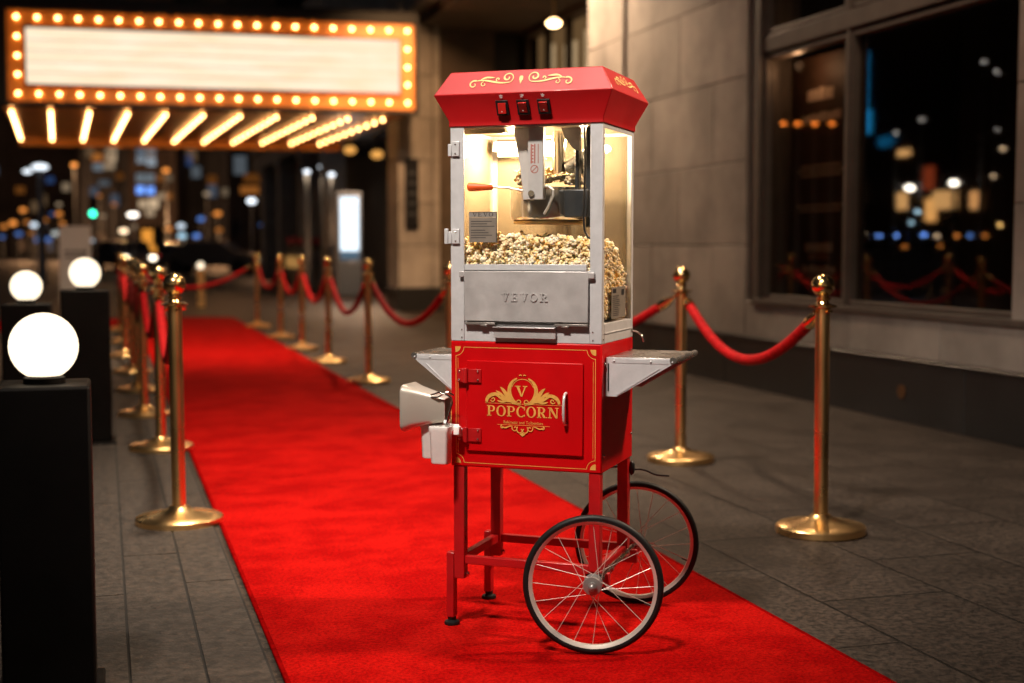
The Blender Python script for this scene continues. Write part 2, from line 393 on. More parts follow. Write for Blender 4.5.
lob = MB(); lob.box((2.45, 10.3, .0), (2.5, 14.7, 4.7)); mk('lobby_wall', lob, emi('lit_lobby', (.75, .42, .17), .16), bld, smooth=0)
lm = MB()
for y in (10.25, 11.3, 12.35, 13.4, 14.5): lm.box((2.17, y, 0), (2.27, y+.09, 4.65))
lm.box((2.18, 10.3, 2.55), (2.26, 14.5, 2.65)); mk('lobby_mullion', lm, pbr('dark_bronze', (.05, .035, .025), .4, .5), bld, smooth=0)
lm = MB()
for y, w, z0, z1 in ((10.6, .5, 2.9, 4.4), (11.6, .6, 2.7, 4.45), (12.6, .6, .4, 4.35), (13.7, .5, .5, 4.45)): lm.box((2.41, y, z0), (2.43, y+w, z1))
mk('lit_panel', lm, emi('lobby_panel', (1, .68, .36), .42), bld, smooth=0)

# stone pier beyond the recess
pier = thing('stone_pier', 'pale stone pier carrying the marquee beside the entrance', 'pier', S(WA, 22.35), PH)
mb = MB(); z = .4; k = 0
while z < 7.3:
    mb.box((-.10, 0, z+.004), (.36, .9, z+.70)); mb.box((.37, .10, z+.004), (.50, .9, z+.70)); mb.box((.51, .04, z+.004), (.62, .9, z+.70)); z += .708
mk('shaft', mb, LIME, pier, bevel=.006, smooth=0, seg=1)
mb = MB(); mb.box((-.13, -.03, 0), (.65, .93, .4)); mk('foot', mb, PLIN, pier, bevel=.01, smooth=0)
pl = thing('wall_plaque', 'tall dark plaque fixed to the pale stone pier', 'plaque', S(WA+.13, 22.33, 1.5), PH)
mb = MB(); mb.box((-.13, -.05, -.12), (.10, 0, 1.05)); mk('board', mb, pbr('plaque_dark', (.02, .02, .024), .3, .4, var=.5, vscale=5), pl, bevel=.01)
mb = MB()
for i in range(5): mb.box((-.09, -.054, .1+i*.17), (.06, -.0515, .16+i*.17))
mk('lettering', mb, pbr('plaque_print', (.035, .04, .05), .5), pl, smooth=0)

# facade beyond the marquee (same building line) : opening, columns, counter
fb = thing('columned_building', 'pale stone building with pilasters and a lit counter beyond the marquee', 'building', S(WA, 26), PH)
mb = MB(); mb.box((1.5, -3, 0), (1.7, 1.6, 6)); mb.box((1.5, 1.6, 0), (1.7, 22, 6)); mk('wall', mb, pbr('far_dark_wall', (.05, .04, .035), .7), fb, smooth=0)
for b0, w in ((5.0, .55), (8.6, .55), (13.0, .8), (17., 1.0)):
    mb = MB(); mb.box((0, b0, .3), (.5, b0+w, 3.3)); mb.box((-.06, b0-.06, 0), (.55, b0+w+.06, .3)); mb.box((-.06, b0-.06, 3.3), (.55, b0+w+.06, 3.5))
    mk('column', mb, LIME, fb, bevel=.01, smooth=0)
mb = MB(); mb.box((-.05, 4.6, 3.5), (1.4, 20, 4.0)); mb.box((-.15, 4.6, 4.0), (1.4, 20, 4.1)); mb.box((0, 4.6, 4.1), (1.4, 20, 7)); mk('entablature', mb, LIME, fb, bevel=.01, smooth=0)
mb = MB(); mb.box((.1, 9.4, 0), (1.0, 12.8, .95)); c_ = mk('counter', mb, pbr('wood_counter', (.22, .11, .04), .5, 0, var=.3, vscale=3), fb, bevel=.01)
mb = MB(); mb.box((.2, 9.5, .5), (.098, 12.6, .8)); mk('lit_strip', mb, emi('counter_glow', (1, .5, .14), .35), c_, smooth=0)
fl = thing('flower_box', 'red flowers in a low box on the far lit counter', 'flowers', at(305, 247, 33), PH)
mb = MB(); mb.box((-.4, -.15, -.08), (.4, .15, .04)); mk('box', mb, DARKW, fl)
mb = MB(); rnd = random.Random(3)
for i in range(60):
    mb.sph((rnd.uniform(-.38, .38), rnd.uniform(-.13, .13), rnd.uniform(.03, .2)), rnd.uniform(.025, .05), 6)
mk('blossom', mb, pbr('red_petals', (.6, .05, .05), .6), fl)

# ------------------------------------------------------------------ lit poster case
pc = thing('lit_display_case', 'glowing white display case standing in front of the columned building', 'display case', (at(349.5, 222, 28.5).x, 28.5, 0), PH*.3)
mb = MB(); mb.box((-.24, 0, .05), (.24, .16, .74)); mb.box((-.25, 0, .74), (.25, .16, .80)); mb.box((-.25, 0, 2.14), (.25, .16, 2.22)); mb.box((-.25, 0, .8), (-.20, .16, 2.14)); mb.box((.20, 0, .8), (.25, .16, 2.14))
mk('case', mb, pbr('case_grey', (.12, .14, .17), .4, .4), pc, bevel=.008)
mb = MB(); mb.box((-.195, .01, .99), (.195, .05, 2.12)); mk('lit_screen', mb, emi('screen_white', (.78, .9, 1), 1.6), pc, smooth=0)
mb = MB(); mb.box((-.195, .01, .81), (.195, .05, .985)); mk('dim_panel', mb, emi('screen_dim', (.3, .5, .7), .25), pc, smooth=0)

# ================================================================== MARQUEE
MA = PH-.055
mq = thing('theatre_marquee', 'glowing white theatre marquee board framed by rows of light bulbs', 'marquee', S(0, 21.3, 0)+Vector((1.7*(NX-math.cos(MA)), 1.7*(NY-math.sin(MA)), .205)), MA)
mq.scale = (1, 1, .938)
ORB = pbr('orange_bulb_board', (.85, .32, .06), .4, .1, var=.2, vscale=3)
DKM = pbr('marquee_black', (.015, .012, .01), .5, .2)
mb = MB(); mb.box((-1.42, .02, 3.22), (4.80, 7.6, 4.86)); mb.box((-1.42, -.09, 4.64), (4.80, .02, 4.80)); mb.box((-1.42, -.09, 3.14), (4.80, .02, 3.215)); mb.box((-1.42, -.088, 3.215), (-1.30, .02, 4.64)); mb.box((4.745, -.088, 3.215), (4.80, .02, 4.64))
mk('casing', mb, DKM, mq, bevel=.01)
mb = MB(); mb.box((-1.295, -.01, 3.22), (4.74, .015, 4.635)); mk('bulb_board', mb, ORB, mq, smooth=0)
mb = MB(); mb.box((-1.03, -.06, 3.49), (4.50, -.055, 4.36)) ; mb.box((-1.06, -.075, 3.45), (4.53, -.011, 3.488)); mb.box((-1.06, -.075, 4.362), (4.53, -.011, 4.40)); mb.box((-1.06, -.075, 3.488), (-1.032, -.011, 4.362)); mb.box((4.502, -.075, 3.488), (4.53, -.011, 4.362))
mk('panel_frame', mb, pbr('marquee_trim_red', (.45, .10, .04), .4, .2), mq, smooth=0)
def panel_mat():
    m, nt, out = nt_new('backlit_letter_board')
    e = nd(nt, 'ShaderNodeEmission'); e.inputs['Strength'].default_value = 1.12
    tc = nd(nt, 'ShaderNodeTexCoord'); n = nd(nt, 'ShaderNodeTexNoise', Scale=1.6, Detail=6.0)
    mp = nd(nt, 'ShaderNodeMapping'); mp.inputs['Scale'].default_value = (.7, 1, 3)
    nt.links.new(tc.outputs['Object'], mp.inputs[0]); nt.links.new(mp.outputs[0], n.inputs['Vector'])
    r = nd(nt, 'ShaderNodeValToRGB'); r.color_ramp.elements[0].position = .25; r.color_ramp.elements[1].position = .65
    r.color_ramp.elements[0].color = (.93, .70, .44, 1); r.color_ramp.elements[1].color = (1.0, .84, .63, 1)
    nt.links.new(n.outputs[0], r.inputs[0]); nt.links.new(r.outputs[0], e.inputs['Color']); nt.links.new(e.outputs[0], out.inputs[0])
    return m
mb = MB(); mb.box((-1.028, -.068, 3.492), (4.498, -.061, 4.358)); mk('lit_panel', mb, panel_mat(), mq, smooth=0)
mb = MB()
for z in (3.66, 3.83, 4.0, 4.17): mb.box((-1.02, -.074, z), (4.49, -.069, z+.008))
mk('letter_rail', mb, pbr('rail_cream', (.8, .7, .55), .5), mq, smooth=0)
BULB = emi('marquee_bulb', (1, .52, .17), 18)
proto = MB(); proto.sph((0,0,0), .028, 10); 
def bulb(x, y, z, first=[None]):
    if first[0] is None:
        o = mk('bulb', proto, BULB, mq); first[0] = o
    else:
        o = first[0].copy(); COL.objects.link(o); o.parent = mq
    o.location = (x, y, z)
for i in range(21):
    x = -1.15+i*(4.625+1.15)/20
    bulb(x, -.065, 4.52); bulb(x, -.065, 3.335)
for z in (4.22, 3.92, 3.63): bulb(-1.15, -.065, z); bulb(4.625, -.065, z)
# underside
mb = MB(); mb.prism([(-1.40, -.05), (4.78, -.05), (4.33, 6.74), (-1.88, 6.74)], lambda x, y: (x, y, 3.185), lambda x, y: (x, y, 3.2155)); mk('soffit_board', mb, pbr('marquee_soffit', (.85, .36, .09), .35, .4, var=.25, vscale=2), mq, smooth=0)
mb = MB(); mb.box((-1.9, 6.75, 3.02), (4.34, 6.9, 3.184)); mk('soffit_lip', mb, ORB, mq, bevel=.01)
rest = MB()
for k in range(11):
    x = 4.42-.57*k
    for j in range(10):
        y = .80+j*.62
        xs = x-.085*y
        if j < 4: bulb(xs, y, 3.13)
        else: rest.sph((xs, y, 3.13), .028, 8)
tag(mk('soffit_bulb', rest, BULB, mq), 'far ends of the bulb rows under the marquee', None, kind='stuff')

# ================================================================== ROPE POSTS AND ROPES
def make_post():
    r = thing('rope_post', '', 'rope post', group='brass rope posts along the red carpet')
    mb = MB(); mb.lathe([(.001,0),(.168,0),(.172,.004),(.172,.026),(.166,.032),(.12,.040),(.078,.050),(.046,.062),(.034,.074),(.001,.074)], 48); mk('base', mb, BRASSB, r)
    mb = MB(); mb.cyl((0,0,.07), (0,0,.875), .0275, n=32); mk('pole', mb, BRASSB, r)
    mb = MB(); mb.lathe([(.001,.868),(.040,.870),(.053,.874),(.053,.880),(.036,.884),(.025,.887),(.021,.897),(.029,.902),(.029,.906),(.020,.911),(.020,.922),(.001,.922)], 32)
    for k in range(4):
        a = k*PI/2+PH+PI/4*0
        d = Vector((math.cos(a), math.sin(a), 0))
        mb.cyl(d*.026+Vector((0,0,.857)), d*.042+Vector((0,0,.857)), .006, n=8)
    mk('collar', mb, BRASS, r)
    mb = MB(); mb.sph((0,0,.957), .0445, 32); mk('finial', mb, BRASS, r)
    return r
posts_left = [5.53, 7.57, 9.12, 10.66, 12.22, 14.03, 16.1, 18.4]
ordn = ['first', 'second', 'third', 'fourth', 'fifth', 'sixth', 'seventh', 'eighth']
PR = make_post()
POS = {}
used = [False]
def place_post(key, p, label):
    o = PR if not used[0] else copy_tree(PR); used[0] = True
    o.location = (p.x, p.y, 0); o.rotation_euler = (random.uniform(-.006, .006), random.uniform(-.006, .006), random.uniform(0, 1)*.2); o['label'] = label; POS[key] = p
for i, b in enumerate(posts_left):
    place_post(('L', i), S((.27, .28, .235, .24, .22, .19, .2, .2)[i], b), 'brass ball-top post, %s from the camera in the bollard side row' % ordn[i])
right = [(2.64,4.64),(2.83,6.41),(2.10,8.35),(2.04,10.83),(2.03,12.82),(2.02,14.53),(2.02,16.36),(1.99,18.67)]
rl = ['brass post standing alone on the paving, closest to the wide window', 'brass post just behind the popcorn cart shelf', 'brass post half hidden behind the glass case of the popcorn cart',
      'fourth brass post of the building side row', 'fifth brass post in the building side row', 'sixth brass post in the building side row', 'seventh brass post in the building side row', 'last brass post of the building side row, holding the crossing rope']
for i, (a, b) in enumerate(right): place_post(('R', i), S(a, b), rl[i])
def rope(k0, k1, sag, label):
    p0 = POS[k0]; p1 = POS[k1]; d = (p1-p0); L = d.length; d.normalize()
    A = p0+d*.045+Vector((0,0,.85)); B = p1-d*.045+Vector((0,0,.85))
    r = thing('velvet_rope', label, 'rope', p0, 0, 'red velvet ropes between the posts')
    off = Vector(p0)
    pts = []
    for i in range(33):
        t = i/32; q = A.lerp(B, t); u = 2*t-1
        q.z -= sag*(1-u*u)*(.86+.14*(1-u*u)); pts.append(q-off)
    def along(t0): return pts[int(t0)]
    mb = MB(); body = pts[2:-2]
    mb.tube(body, .0235, 14); mk('rope', mb, VELV, r)
    for e in (pts[:3], pts[::-1][:3]):
        mb = MB(); a, b_, c = e
        mb.tube([a, a.lerp(b_, .5), b_, b_.lerp(c, .8)], [.006, .012, .025, .0265], 14)
        mk('end_cap', mb, BRASS, r)
    return r
for i in range(7): rope(('L', i), ('L', i+1), .27, 'red velvet rope joining the %s and %s posts of the bollard side row' % (ordn[i], ordn[i+1]))
rn = ['sagging red velvet rope below the shop windows', 'red velvet rope passing behind the popcorn cart', 'red velvet rope curving down beside the popper case latch',
      'red velvet rope between the fourth and fifth posts of the building side row', 'red velvet rope between the fifth and sixth posts of the building side row', 'red velvet rope between the sixth and seventh posts of the building side row', 'red velvet rope between the last two posts of the building side row']
for i in range(7): rope(('R', i), ('R', i+1), (.25, .3, .30, .33, .30, .28, .28)[i], rn[i])
rope(('R', 7), ('L', 7), .30, 'dim red rope strung across the far end of the carpet')

# ================================================================== GLOBE BOLLARDS
GLOBE = emi('globe_glass_lit', (1, .82, .58), 1.75)
BOLM = pbr('dark_bollard_metal', (.005, .004, .0035), .6, 0, var=.3, vscale=5, rvar=.1, spec=.12)
def bollard(p, h, w, r, label, small=False):
    t = thing('globe_bollard', label, 'bollard light', (p[0], p[1], 0), PH, 'globe bollard lights beside the road')
    mb = MB(); mb.box((-w/2, -w/2, .02), (w/2, w/2, h)); mk('shaft', mb, BOLM if not small else BRASSB, t, bevel=.008)
    mb = MB(); mb.box((-w/2-.02, -w/2-.02, 0), (w/2+.02, w/2+.02, .019)); mk('foot_plate', mb, BOLM, t, bevel=.004)
    mb = MB(); mb.lathe([(.001, h+.001), (r*.6, h+.001), (r*.6, h+.014), (r*.45, h+.02), (.001, h+.02)], 24); mk('collar', mb, BOLM, t)
    mb = MB(); mb.sph((0, 0, h+.012+r*.95), r, 32); mk('globe', mb, GLOBE, t)
bollard((-1.14, 3.3), .775, .215, .082, 'tall dark bollard with a glowing globe, closest to the camera')
bollard((-2.385, 7.6), .862, .26, .086, 'dark bollard with a glowing globe beside the row of posts')
bollard((-2.64, 7.4-.0), .80, .22, .092, 'dark globe bollard half hidden behind the nearest one') if False else None
bollard((-2.50, 7.0), .812, .24, .080, 'dark globe bollard seen behind and just above the tallest globe')
bollard((-1.72, 3.0), .70, .26, .085, 'dark globe bollard at the very edge of the road') if False else None
bollard((-5.49, 24.0), .68, .13, .062, 'small globe light on a slim brass post beyond the carpet end', True)

# ================================================================== POPCORN CART
W, D = .4474, .3407
YAW = -.339
cart = thing('popcorn_cart', 'red popcorn cart with lit glass popper case and two spoked wheels', 'popcorn cart', (-.1747, 3.8744, 0), YAW)
# ---- cabinet
ZB, ZT, ZR = .478, .838, 1.442
mb = MB(); mb.box((0, 0, ZB), (W, D, ZT)); cab = mk('cabinet', mb, RED, cart, bevel=.004)
mb = MB(); mb.box((.050, -.0075, .525), (.3955, -.0005, .784)); door = mk('door', mb, RED, cart, bevel=.0025)
def front(off): return lambda x, y: (x, -off, y)
def ring2(cx, cy, rx, ry, wx, wy, a0, a1, n=20):
    o = [(cx+rx*math.cos(math.radians(a0+(a1-a0)*i/n)), cy+ry*math.sin(math.radians(a0+(a1-a0)*i/n))) for i in range(n+1)]
    q = [(cx+(rx-wx)*math.cos(math.radians(a0+(a1-a0)*i/n)), cy+(ry-wy)*math.sin(math.radians(a0+(a1-a0)*i/n))) for i in range(n+1)]
    return [(o[i], o[i+1], q[i+1], q[i]) for i in range(n)]
def flat(mb, quads, mp, off):
    for qd in quads: mb.add([mp(p[0], p[1], off) for p in qd], [tuple(range(len(qd)))])
def rib(pts, w):
    """ribbon of quads along 2D points, w = list or number (full widths)"""
    n = len(pts); ww = w if isinstance(w, (list, tuple)) else [w]*n; L = []; R = []
    for i in range(n):
        a = pts[max(i-1, 0)]; b = pts[min(i+1, n-1)]; dx, dy = b[0]-a[0], b[1]-a[1]; l = math.hypot(dx, dy) or 1
        nx, ny = -dy/l*ww[i]/2, dx/l*ww[i]/2
        L.append((pts[i][0]+nx, pts[i][1]+ny)); R.append((pts[i][0]-nx, pts[i][1]-ny))
    return [(L[i], L[i+1], R[i+1], R[i]) for i in range(n-1)]
def rect(x0, y0, x1, y1): return [((x0,y0),(x1,y0),(x1,y1),(x0,y1))]
def spiral(cx, cy, r0, r1, a0, a1, n=26): return [(cx+(r0+(r1-r0)*i/n)*math.cos(math.radians(a0+(a1-a0)*i/n)), cy+(r0+(r1-r0)*i/n)*math.sin(math.radians(a0+(a1-a0)*i/n))) for i in range(n+1)]
def bez(p0, p1, p2, p3, n=16):
    o = []
    for i in range(n+1):
        t = i/n; u = 1-t
        o.append(tuple(u*u*u*p0[k]+3*u*u*t*p1[k]+3*u*t*t*p2[k]+t*t*t*p3[k] for k in (0, 1)))
    return o
def taper(n, w, a=.15, b=.15): return [w*(a+(1-a)*math.sin(PI*min(i/(n-1)*1.0, 1))**.8) if True else w for i in range(n)]
FR = lambda x, y, off: (x, -off, y)
# letters: unit height, slab serif
def glyph(ch):
    q = []; s = .19; t = .085
    if ch in 'PR':
        q += rect(.10,0,.10+s,1)+rect(0,0,.42 if ch == 'P' else .38,t)+rect(0,1-t,.10,1)+rect(.10+s,1-t,.42,1)+rect(.10+s,.42,.42,.42+t)
        q += ring2(.42,.71,.33,.29,.19,t,-90,90)
        if ch == 'R': q += [((.38,.42),(.58,.42),(.80,.0),(.60,.0))]+rect(.80,0,.92,t)+rect(.56,0,.62,t)
        w = .80 if ch == 'P' else .94
    elif ch == 'O': q += ring2(.44,.5,.44,.52,.19,.08,0,360,36); w = .90
    elif ch == 'C': q += ring2(.45,.5,.44,.52,.19,.08,42,318,30)+rect(.72,.64,.80,.98)+rect(.72,.06,.80,.22); w = .86
    elif ch == 'N': q += rect(.12,t,.21,1-t)+rect(.76,0,.85,1-t)+[((.06,1),(.32,1),(.85,0),(.70,0))]+rect(0,0,.34,t)+rect(.63,1-t,.98,1)+rect(0,1-t,.1,1); w = 1.0
    elif ch == 'V': q += [((.08,1-t),(.30,1-t),(.53,.0),(.41,.0))]+[((.70,1-t),(.80,1-t),(.53,.0),(.47,.12))]+rect(-.02,1-t,.40,1)+rect(.56,1-t,.90,1); w = .88
    elif ch == 'E': q += rect(.10,0,.10+s,1)+rect(0,0,.10,t)+rect(0,1-t,.10,1)+rect(.29,0,.72,t)+rect(.29,1-t,.70,1)+rect(.29,.46,.56,.46+t)+rect(.64,t,.72,.26)+rect(.62,.76,.70,1-t)+rect(.5,.36,.56,.46)+rect(.5,.545,.56,.64); w = .82
    return q, w
def word(txt, x0, x1, y0, h, gap=.10):
    gs = [glyph(c) for c in txt]; tot = sum(w for _, w in gs)+gap*(len(txt)-1); sx = (x1-x0)/tot; x = x0; out = []
    for q, w in gs:
        out += [[(x+p[0]*sx, y0+p[1]*h) for p in f] for f in q]; x += (w+gap)*sx
    return out
OFFD = .0082      # decals on the door face
mb = MB()
flat(mb, word('POPCORN', .113, .327, .6285, .030, .07), FR, OFFD)
lett = mk('lettering', mb, GOLD, door, smooth=0, fix=False)
mb = MB(); flat(mb, [[(.1975+p[0]*.040, .6865+p[1]*.030) for p in f] for f in glyph('V')[0]], FR, OFFD)
mk('initial', mb, GOLD, door, smooth=0, fix=False)
cx, cz = .2197, .7015
orn = MB()
def both(q):
    flat(orn, q, FR, OFFD+both.k); both.k += .00006
    flat(orn, [[(2*cx-p[0], p[1]) for p in f] for f in q], FR, OFFD+both.k); both.k += .00006
both.k = 0
flat(orn, ring2(cx, cz, .0345, .0345, .0018, .0018, 20, 160, 24), FR, OFFD)
both(rib(spiral(cx, cz, .0395, .0400, 262, 115, 26), [ .003+.0085*math.sin(PI*min(1, i/26*1.05))**.7 for i in range(27)]))
for a in (235, 215, 195, 175, 155, 135):     # laurel leaf tips
    r = math.radians(a); p = (cx+.041*math.cos(r), cz+.041*math.sin(r)); t_ = r-PI/2-.5
    both(rib([p, (p[0]+.007*math.cos(t_), p[1]+.007*math.sin(t_)), (p[0]+.014*math.cos(t_+.1), p[1]+.014*math.sin(t_+.1))], [.0048, .0042, .0004]))
both(rib(bez((cx-.012,.6640),(cx-.04,.667),(cx-.05,.70),(cx-.066,.711)), taper(17, .0125)))
both(rib(bez((cx-.022,.6680),(cx-.055,.672),(cx-.062,.695),(cx-.079,.700)), taper(17, .009)))
both(rib(bez((cx-.03,.671),(cx-.06,.668),(cx-.070,.690),(cx-.0825,.687)), taper(17, .007)))
both(rib(bez((cx-.052,.684),(cx-.075,.699),(cx-.108,.69),(cx-.1075,.668)), [.002+.0085*math.sin(PI*min(1, i/16*.8)) for i in range(17)]))
both(rib(spiral(cx-.0885, .6765, .0075, .002, 200, 560), .0030))
both(rib(bez((cx-.045,.672),(cx-.055,.669),(cx-.065,.669),(cx-.076,.6735), 8), taper(9, .006)))
both(rib(spiral(cx-.010, .6700, .008, .002, 200, -150), .0028))
both(rib([(cx-.010,.7455),(cx-.006,.7475),(cx-.002,.7455)], .0028))
flat(orn, rect(.108, .6645, .337, .6656), FR, OFFD+.0012)
flat(orn, rect(.145, .6045, .300, .6055), FR, OFFD+.0012)
both(rib(spiral(cx-.060, .5990, .0055, .0015, 90, 400), .0026))
both(rib(bez((cx-.066,.6035),(cx-.048,.588),(cx-.045,.604),(cx-.03,.602), 12), taper(13, .004)))
both(rib(spiral(cx-.022, .5965, .0095, .002, 150, 520), .0026))
both(rib(spiral(cx-.006, .5915, .012, .003, 130, 420), .0028))
flat(orn, [[(cx-.009,.580),(cx,.5735),(cx+.009,.580),(cx,.585)]], FR, OFFD+.0015)
mk('gold_ornament', orn, GOLD, door, smooth=0, fix=False)
def text_mesh(txt, size, mp, off, sx=1.0):
    cu = bpy.data.curves.new('t', 'FONT'); cu.body = txt; cu.size = size; cu.align_x = 'CENTER'; cu.resolution_u = 2
    o = bpy.data.objects.new('t', cu); COL.objects.link(o)
    dg = bpy.context.evaluated_depsgraph_get(); me = bpy.data.meshes.new_from_object(o.evaluated_get(dg))
    m_ = MB(); m_.add([mp(v.co.x*sx, v.co.y, off) for v in me.vertices], [tuple(p.vertices) for p in me.polygons])
    bpy.data.objects.remove(o); bpy.data.curves.remove(cu); bpy.data.meshes.remove(me)
    return m_
mk('small_lettering', text_mesh('Bakinetiz and Tolbeniaes', .0125, lambda x, y, o: (.2215+x, -o, .6085+y), OFFD, .95), GOLD, door, smooth=0, fix=False)
# gold border on the cabinet front
mb = MB(); o1 = .0004
B0, B1, Z0, Z1 = .0150, .4300, .4890, .8215
def border(ins, w, r):
    x0, x1, z0, z1 = B0+ins, B1-ins, Z0+ins, Z1-ins; q = []
    q += rect(x0+r, z0, x1-r, z0+w)+rect(x0+r, z1-w, x1-r, z1)+rect(x0, z0+r, x0+w, z1-r)+rect(x1-w, z0+r, x1, z1-r)
    for (ax, az, s0) in ((x0, z0, 0), (x1, z0, 90), (x1, z1, 180), (x0, z1, 270)):
        q += ring2(ax, az, r, r, w, w, s0, s0+90, 8)
    return q
flat(mb, border(0, .0016, .026), FR, o1)
flat(mb, rect(B0+.0065, Z0+.032, B0+.0075, Z1-.032)+rect(B1-.0075, Z0+.032, B1-.0065, Z1-.032), FR, o1)
for (ax, az, s0) in ((B0-.001, Z0-.001, 0), (B1+.001, Z0-.001, 90), (B1+.001, Z1+.001, 180), (B0-.001, Z1+.001, 270)):
    c_, s_ = math.cos(math.radians(s0+45)), math.sin(math.radians(s0+45))
    pts = [(ax, az)]+[(ax+.0165*math.cos(math.radians(s0+90*i/8)), az+.0165*math.sin(math.radians(s0+90*i/8))) for i in range(9)]
    mb.add([FR(*p, o1+.0002) for p in pts], [tuple(range(len(pts)))])
mk('gold_border', mb, GOLD, cab, smooth=0, fix=False)
# hinges
for zc in (.7405, .5715):
    mb = MB(); mb.box((.024, -.0125, zc-.019), (.047, -.009, zc+.019)); mb.box((.056, -.0125, zc-.019), (.096, -.0085, zc+.019)); mb.cyl((.0515, -.0165, zc-.021), (.0515, -.0165, zc+.022), .0062, n=14)
    mb.box((.0235, -.009, zc-.019), (.046, -.0005, zc+.019))
    mb.box((.0455, -.0145, zc-.003), (.0575, -.0105, zc+.017))
    h = mk('hinge', mb, REDD, door, bevel=.001)
    dots('screw', [(x, -.0128, z) for x in (.0305, .0870) for z in (zc-.0125, zc+.0125)], .0036, CHROME, h)
# pull handle
mb = MB(); mb.tube(bez3 := [(.3465, -.008, .613), (.3465, -.020, .6155), (.3465, -.027, .627), (.3465, -.0295, .6435), (.3465, -.0300, .656), (.3465, -.0295, .6685), (.3465, -.027, .685), (.3465, -.020, .6965), (.3465, -.008, .699)], [.0055, .0042, .004, .0042, .0044, .0042, .004, .0042, .0055], 12)
mk('pull_handle', mb, pbr('handle_nickel', (.85, .83, .80), .25, .45), door)
dots('screw', [(W+.0005, .022, .782), (W+.0005, .022, .525), (W+.0005, D-.02, .55), (W+.0005, D-.02, .80)], .0042, CHROME, cab)
# legs
LEG = []
def leg(name, lo, hi, low=None, foot=None):
    mb = MB(); mb.box(lo, hi)
    o = mk('leg', mb, REDD, cart, bevel=.002)
    if low:
        mb = MB(); mb.box(*low); l2 = mk('leg_extension', mb, REDD, o, bevel=.002)
        mb = MB()
        xc = (lo[0]+hi[0])/2; yc = lo[1]
        dots('screw', [(low[0][0]-.001, (low[0][1]+low[1][1])/2, z) for z in (.205, .162)], .005, CHROME, o)
        mb.cyl((hi[0], (lo[1]+hi[1])/2, .162), (hi[0]+.010, (lo[1]+hi[1])/2, .162), .004, n=8); mb.cyl((hi[0]+.004, (lo[1]+hi[1])/2, .162), (hi[0]+.009, (lo[1]+hi[1])/2, .162), .0075, n=6)
        mk('bolt', mb, CHROME, o)
        fx = (low[0][0]+low[1][0])/2; fy = (low[0][1]+low[1][1])/2
        mb = MB(); mb.lathe([(.001,.0108),(.022,.0108),(.023,.014),(.021,.020),(.010,.025),(.008,.030),(.001,.030)], 24, (fx, fy, 0)); mb.lathe([(.001,.026),(.013,.026),(.013,.034),(.001,.034)], 8, (fx, fy, 0))
        mk('foot', mb, RUB, o)
leg('l', (.006, .003, .150), (.038, .033, ZB-.0005), ((-.0165, .001, .034), (.0155-.010, .031, .224)))
leg('l', (.006, D-.033, .150), (.038, D-.003, ZB-.0005), ((-.0165, D-.031, .034), (.0055, D-.001, .224)))
leg('l', (.410, .003, .200), (.4425, .033, ZB-.0005)); leg('l', (.410, D-.033, .200), (.4425, D-.003, ZB-.0005))
for lo, hi in (((.0385, .006, .193), (.4095, .026, .217)), ((.0385, D-.026, .193), (.4095, D-.006, .217)), ((.010, .0335, .193), (.032, D-.0335, .217)), ((.415, .0335, .186), (.438, D-.0335, .212))):
    mb = MB(); mb.box(lo, hi); mk('cross_brace', mb, REDD, cart, bevel=.002)
AX = (.452, .187)
for v in (.010, D-.022):
    mb = MB(); mb.box((.4125, v-.004, .160), (.470, v+.010, .2)); mk('axle_bracket', mb, REDD, cart, bevel=.002)
mb = MB(); mb.cyl((.4615, -.145, 0.2), (.4425, .435, 0.2), .0075, n=14)
for v in (-.05, .06, .27, .38): mb.cyl((.4573-.035*v, v-.005, 0.2), (.4573-.035*v, v+.005, 0.2), .013, n=6)
mk('axle', mb, SHINY, cart)
# wheels
SPK = pbr('spoke_steel', (.62, .56, .50), .35, .4)
RIM = pbr('wheel_rim_alloy', (.68, .62, .56), .34, .45, var=.1, vscale=12)
def wheel(v, ang):
    R = .190
    M = Matrix.Rotation(PI/2, 4, 'X')
    hub = MB()
    hub.lathe([(.001,-.034),(.013,-.034),(.014,-.028),(.012,-.024),(.024,-.022),(.026,-.017),(.016,-.013),(.014,0),(.016,.013),(.026,.017),(.024,.022),(.012,.024),(.012,.034),(.001,.034)], 28, (0,0,0), M)
    hub.sph((0,-.034,0), .0105, 16)
    h = mk('wheel', hub, pbr('hub_grey', (.34, .32, .31), .35, .6), cart, loc=(.4615 if v < 0 else .4425, v, R+.0105), rot=(0, 0, ang))
    ty = MB(); n = 12; rt = .0102
    ty.lathe([(R-rt+rt*math.cos(2*PI*i/n), rt*1.05*math.sin(2*PI*i/n)) for i in range(n)], 72, (0,0,0), M, closed=True)
    mk('tyre', ty, RUB, h)
    rm = MB(); r0 = R-.0205
    rm.lathe([(r0+.004,-.011),(r0+.001,-.0095),(r0-.005,-.006),(r0-.006,0),(r0-.005,.006),(r0+.001,.0095),(r0+.004,.011),(r0+.002,0)], 72, (0,0,0), M, closed=True)
    mk('rim', rm, RIM, h)
    sp = MB(); N = 20
    for i in range(N):
        side = -.018 if i % 2 else .018
        k = (1 if (i//2) % 2 else -1)
        a = 2*PI*i/N; b_ = a+k*1.0
        p0 = (.022*math.cos(b_), side, .022*math.sin(b_)); p1 = ((r0-.003)*math.cos(a), 0, (r0-.003)*math.sin(a))
        sp.cyl(p0, p1, .0009, n=6)
    mk('spoke', sp, SPK, h)
    vv = MB(); vv.cyl((0, 0, r0-.004), (0, 0, r0-.024), .0018, n=8); mk('valve', vv, BLK, h, rot=(0, 1.9, 0))
wheel(-.130, math.radians(12)); wheel(.420, math.radians(12))
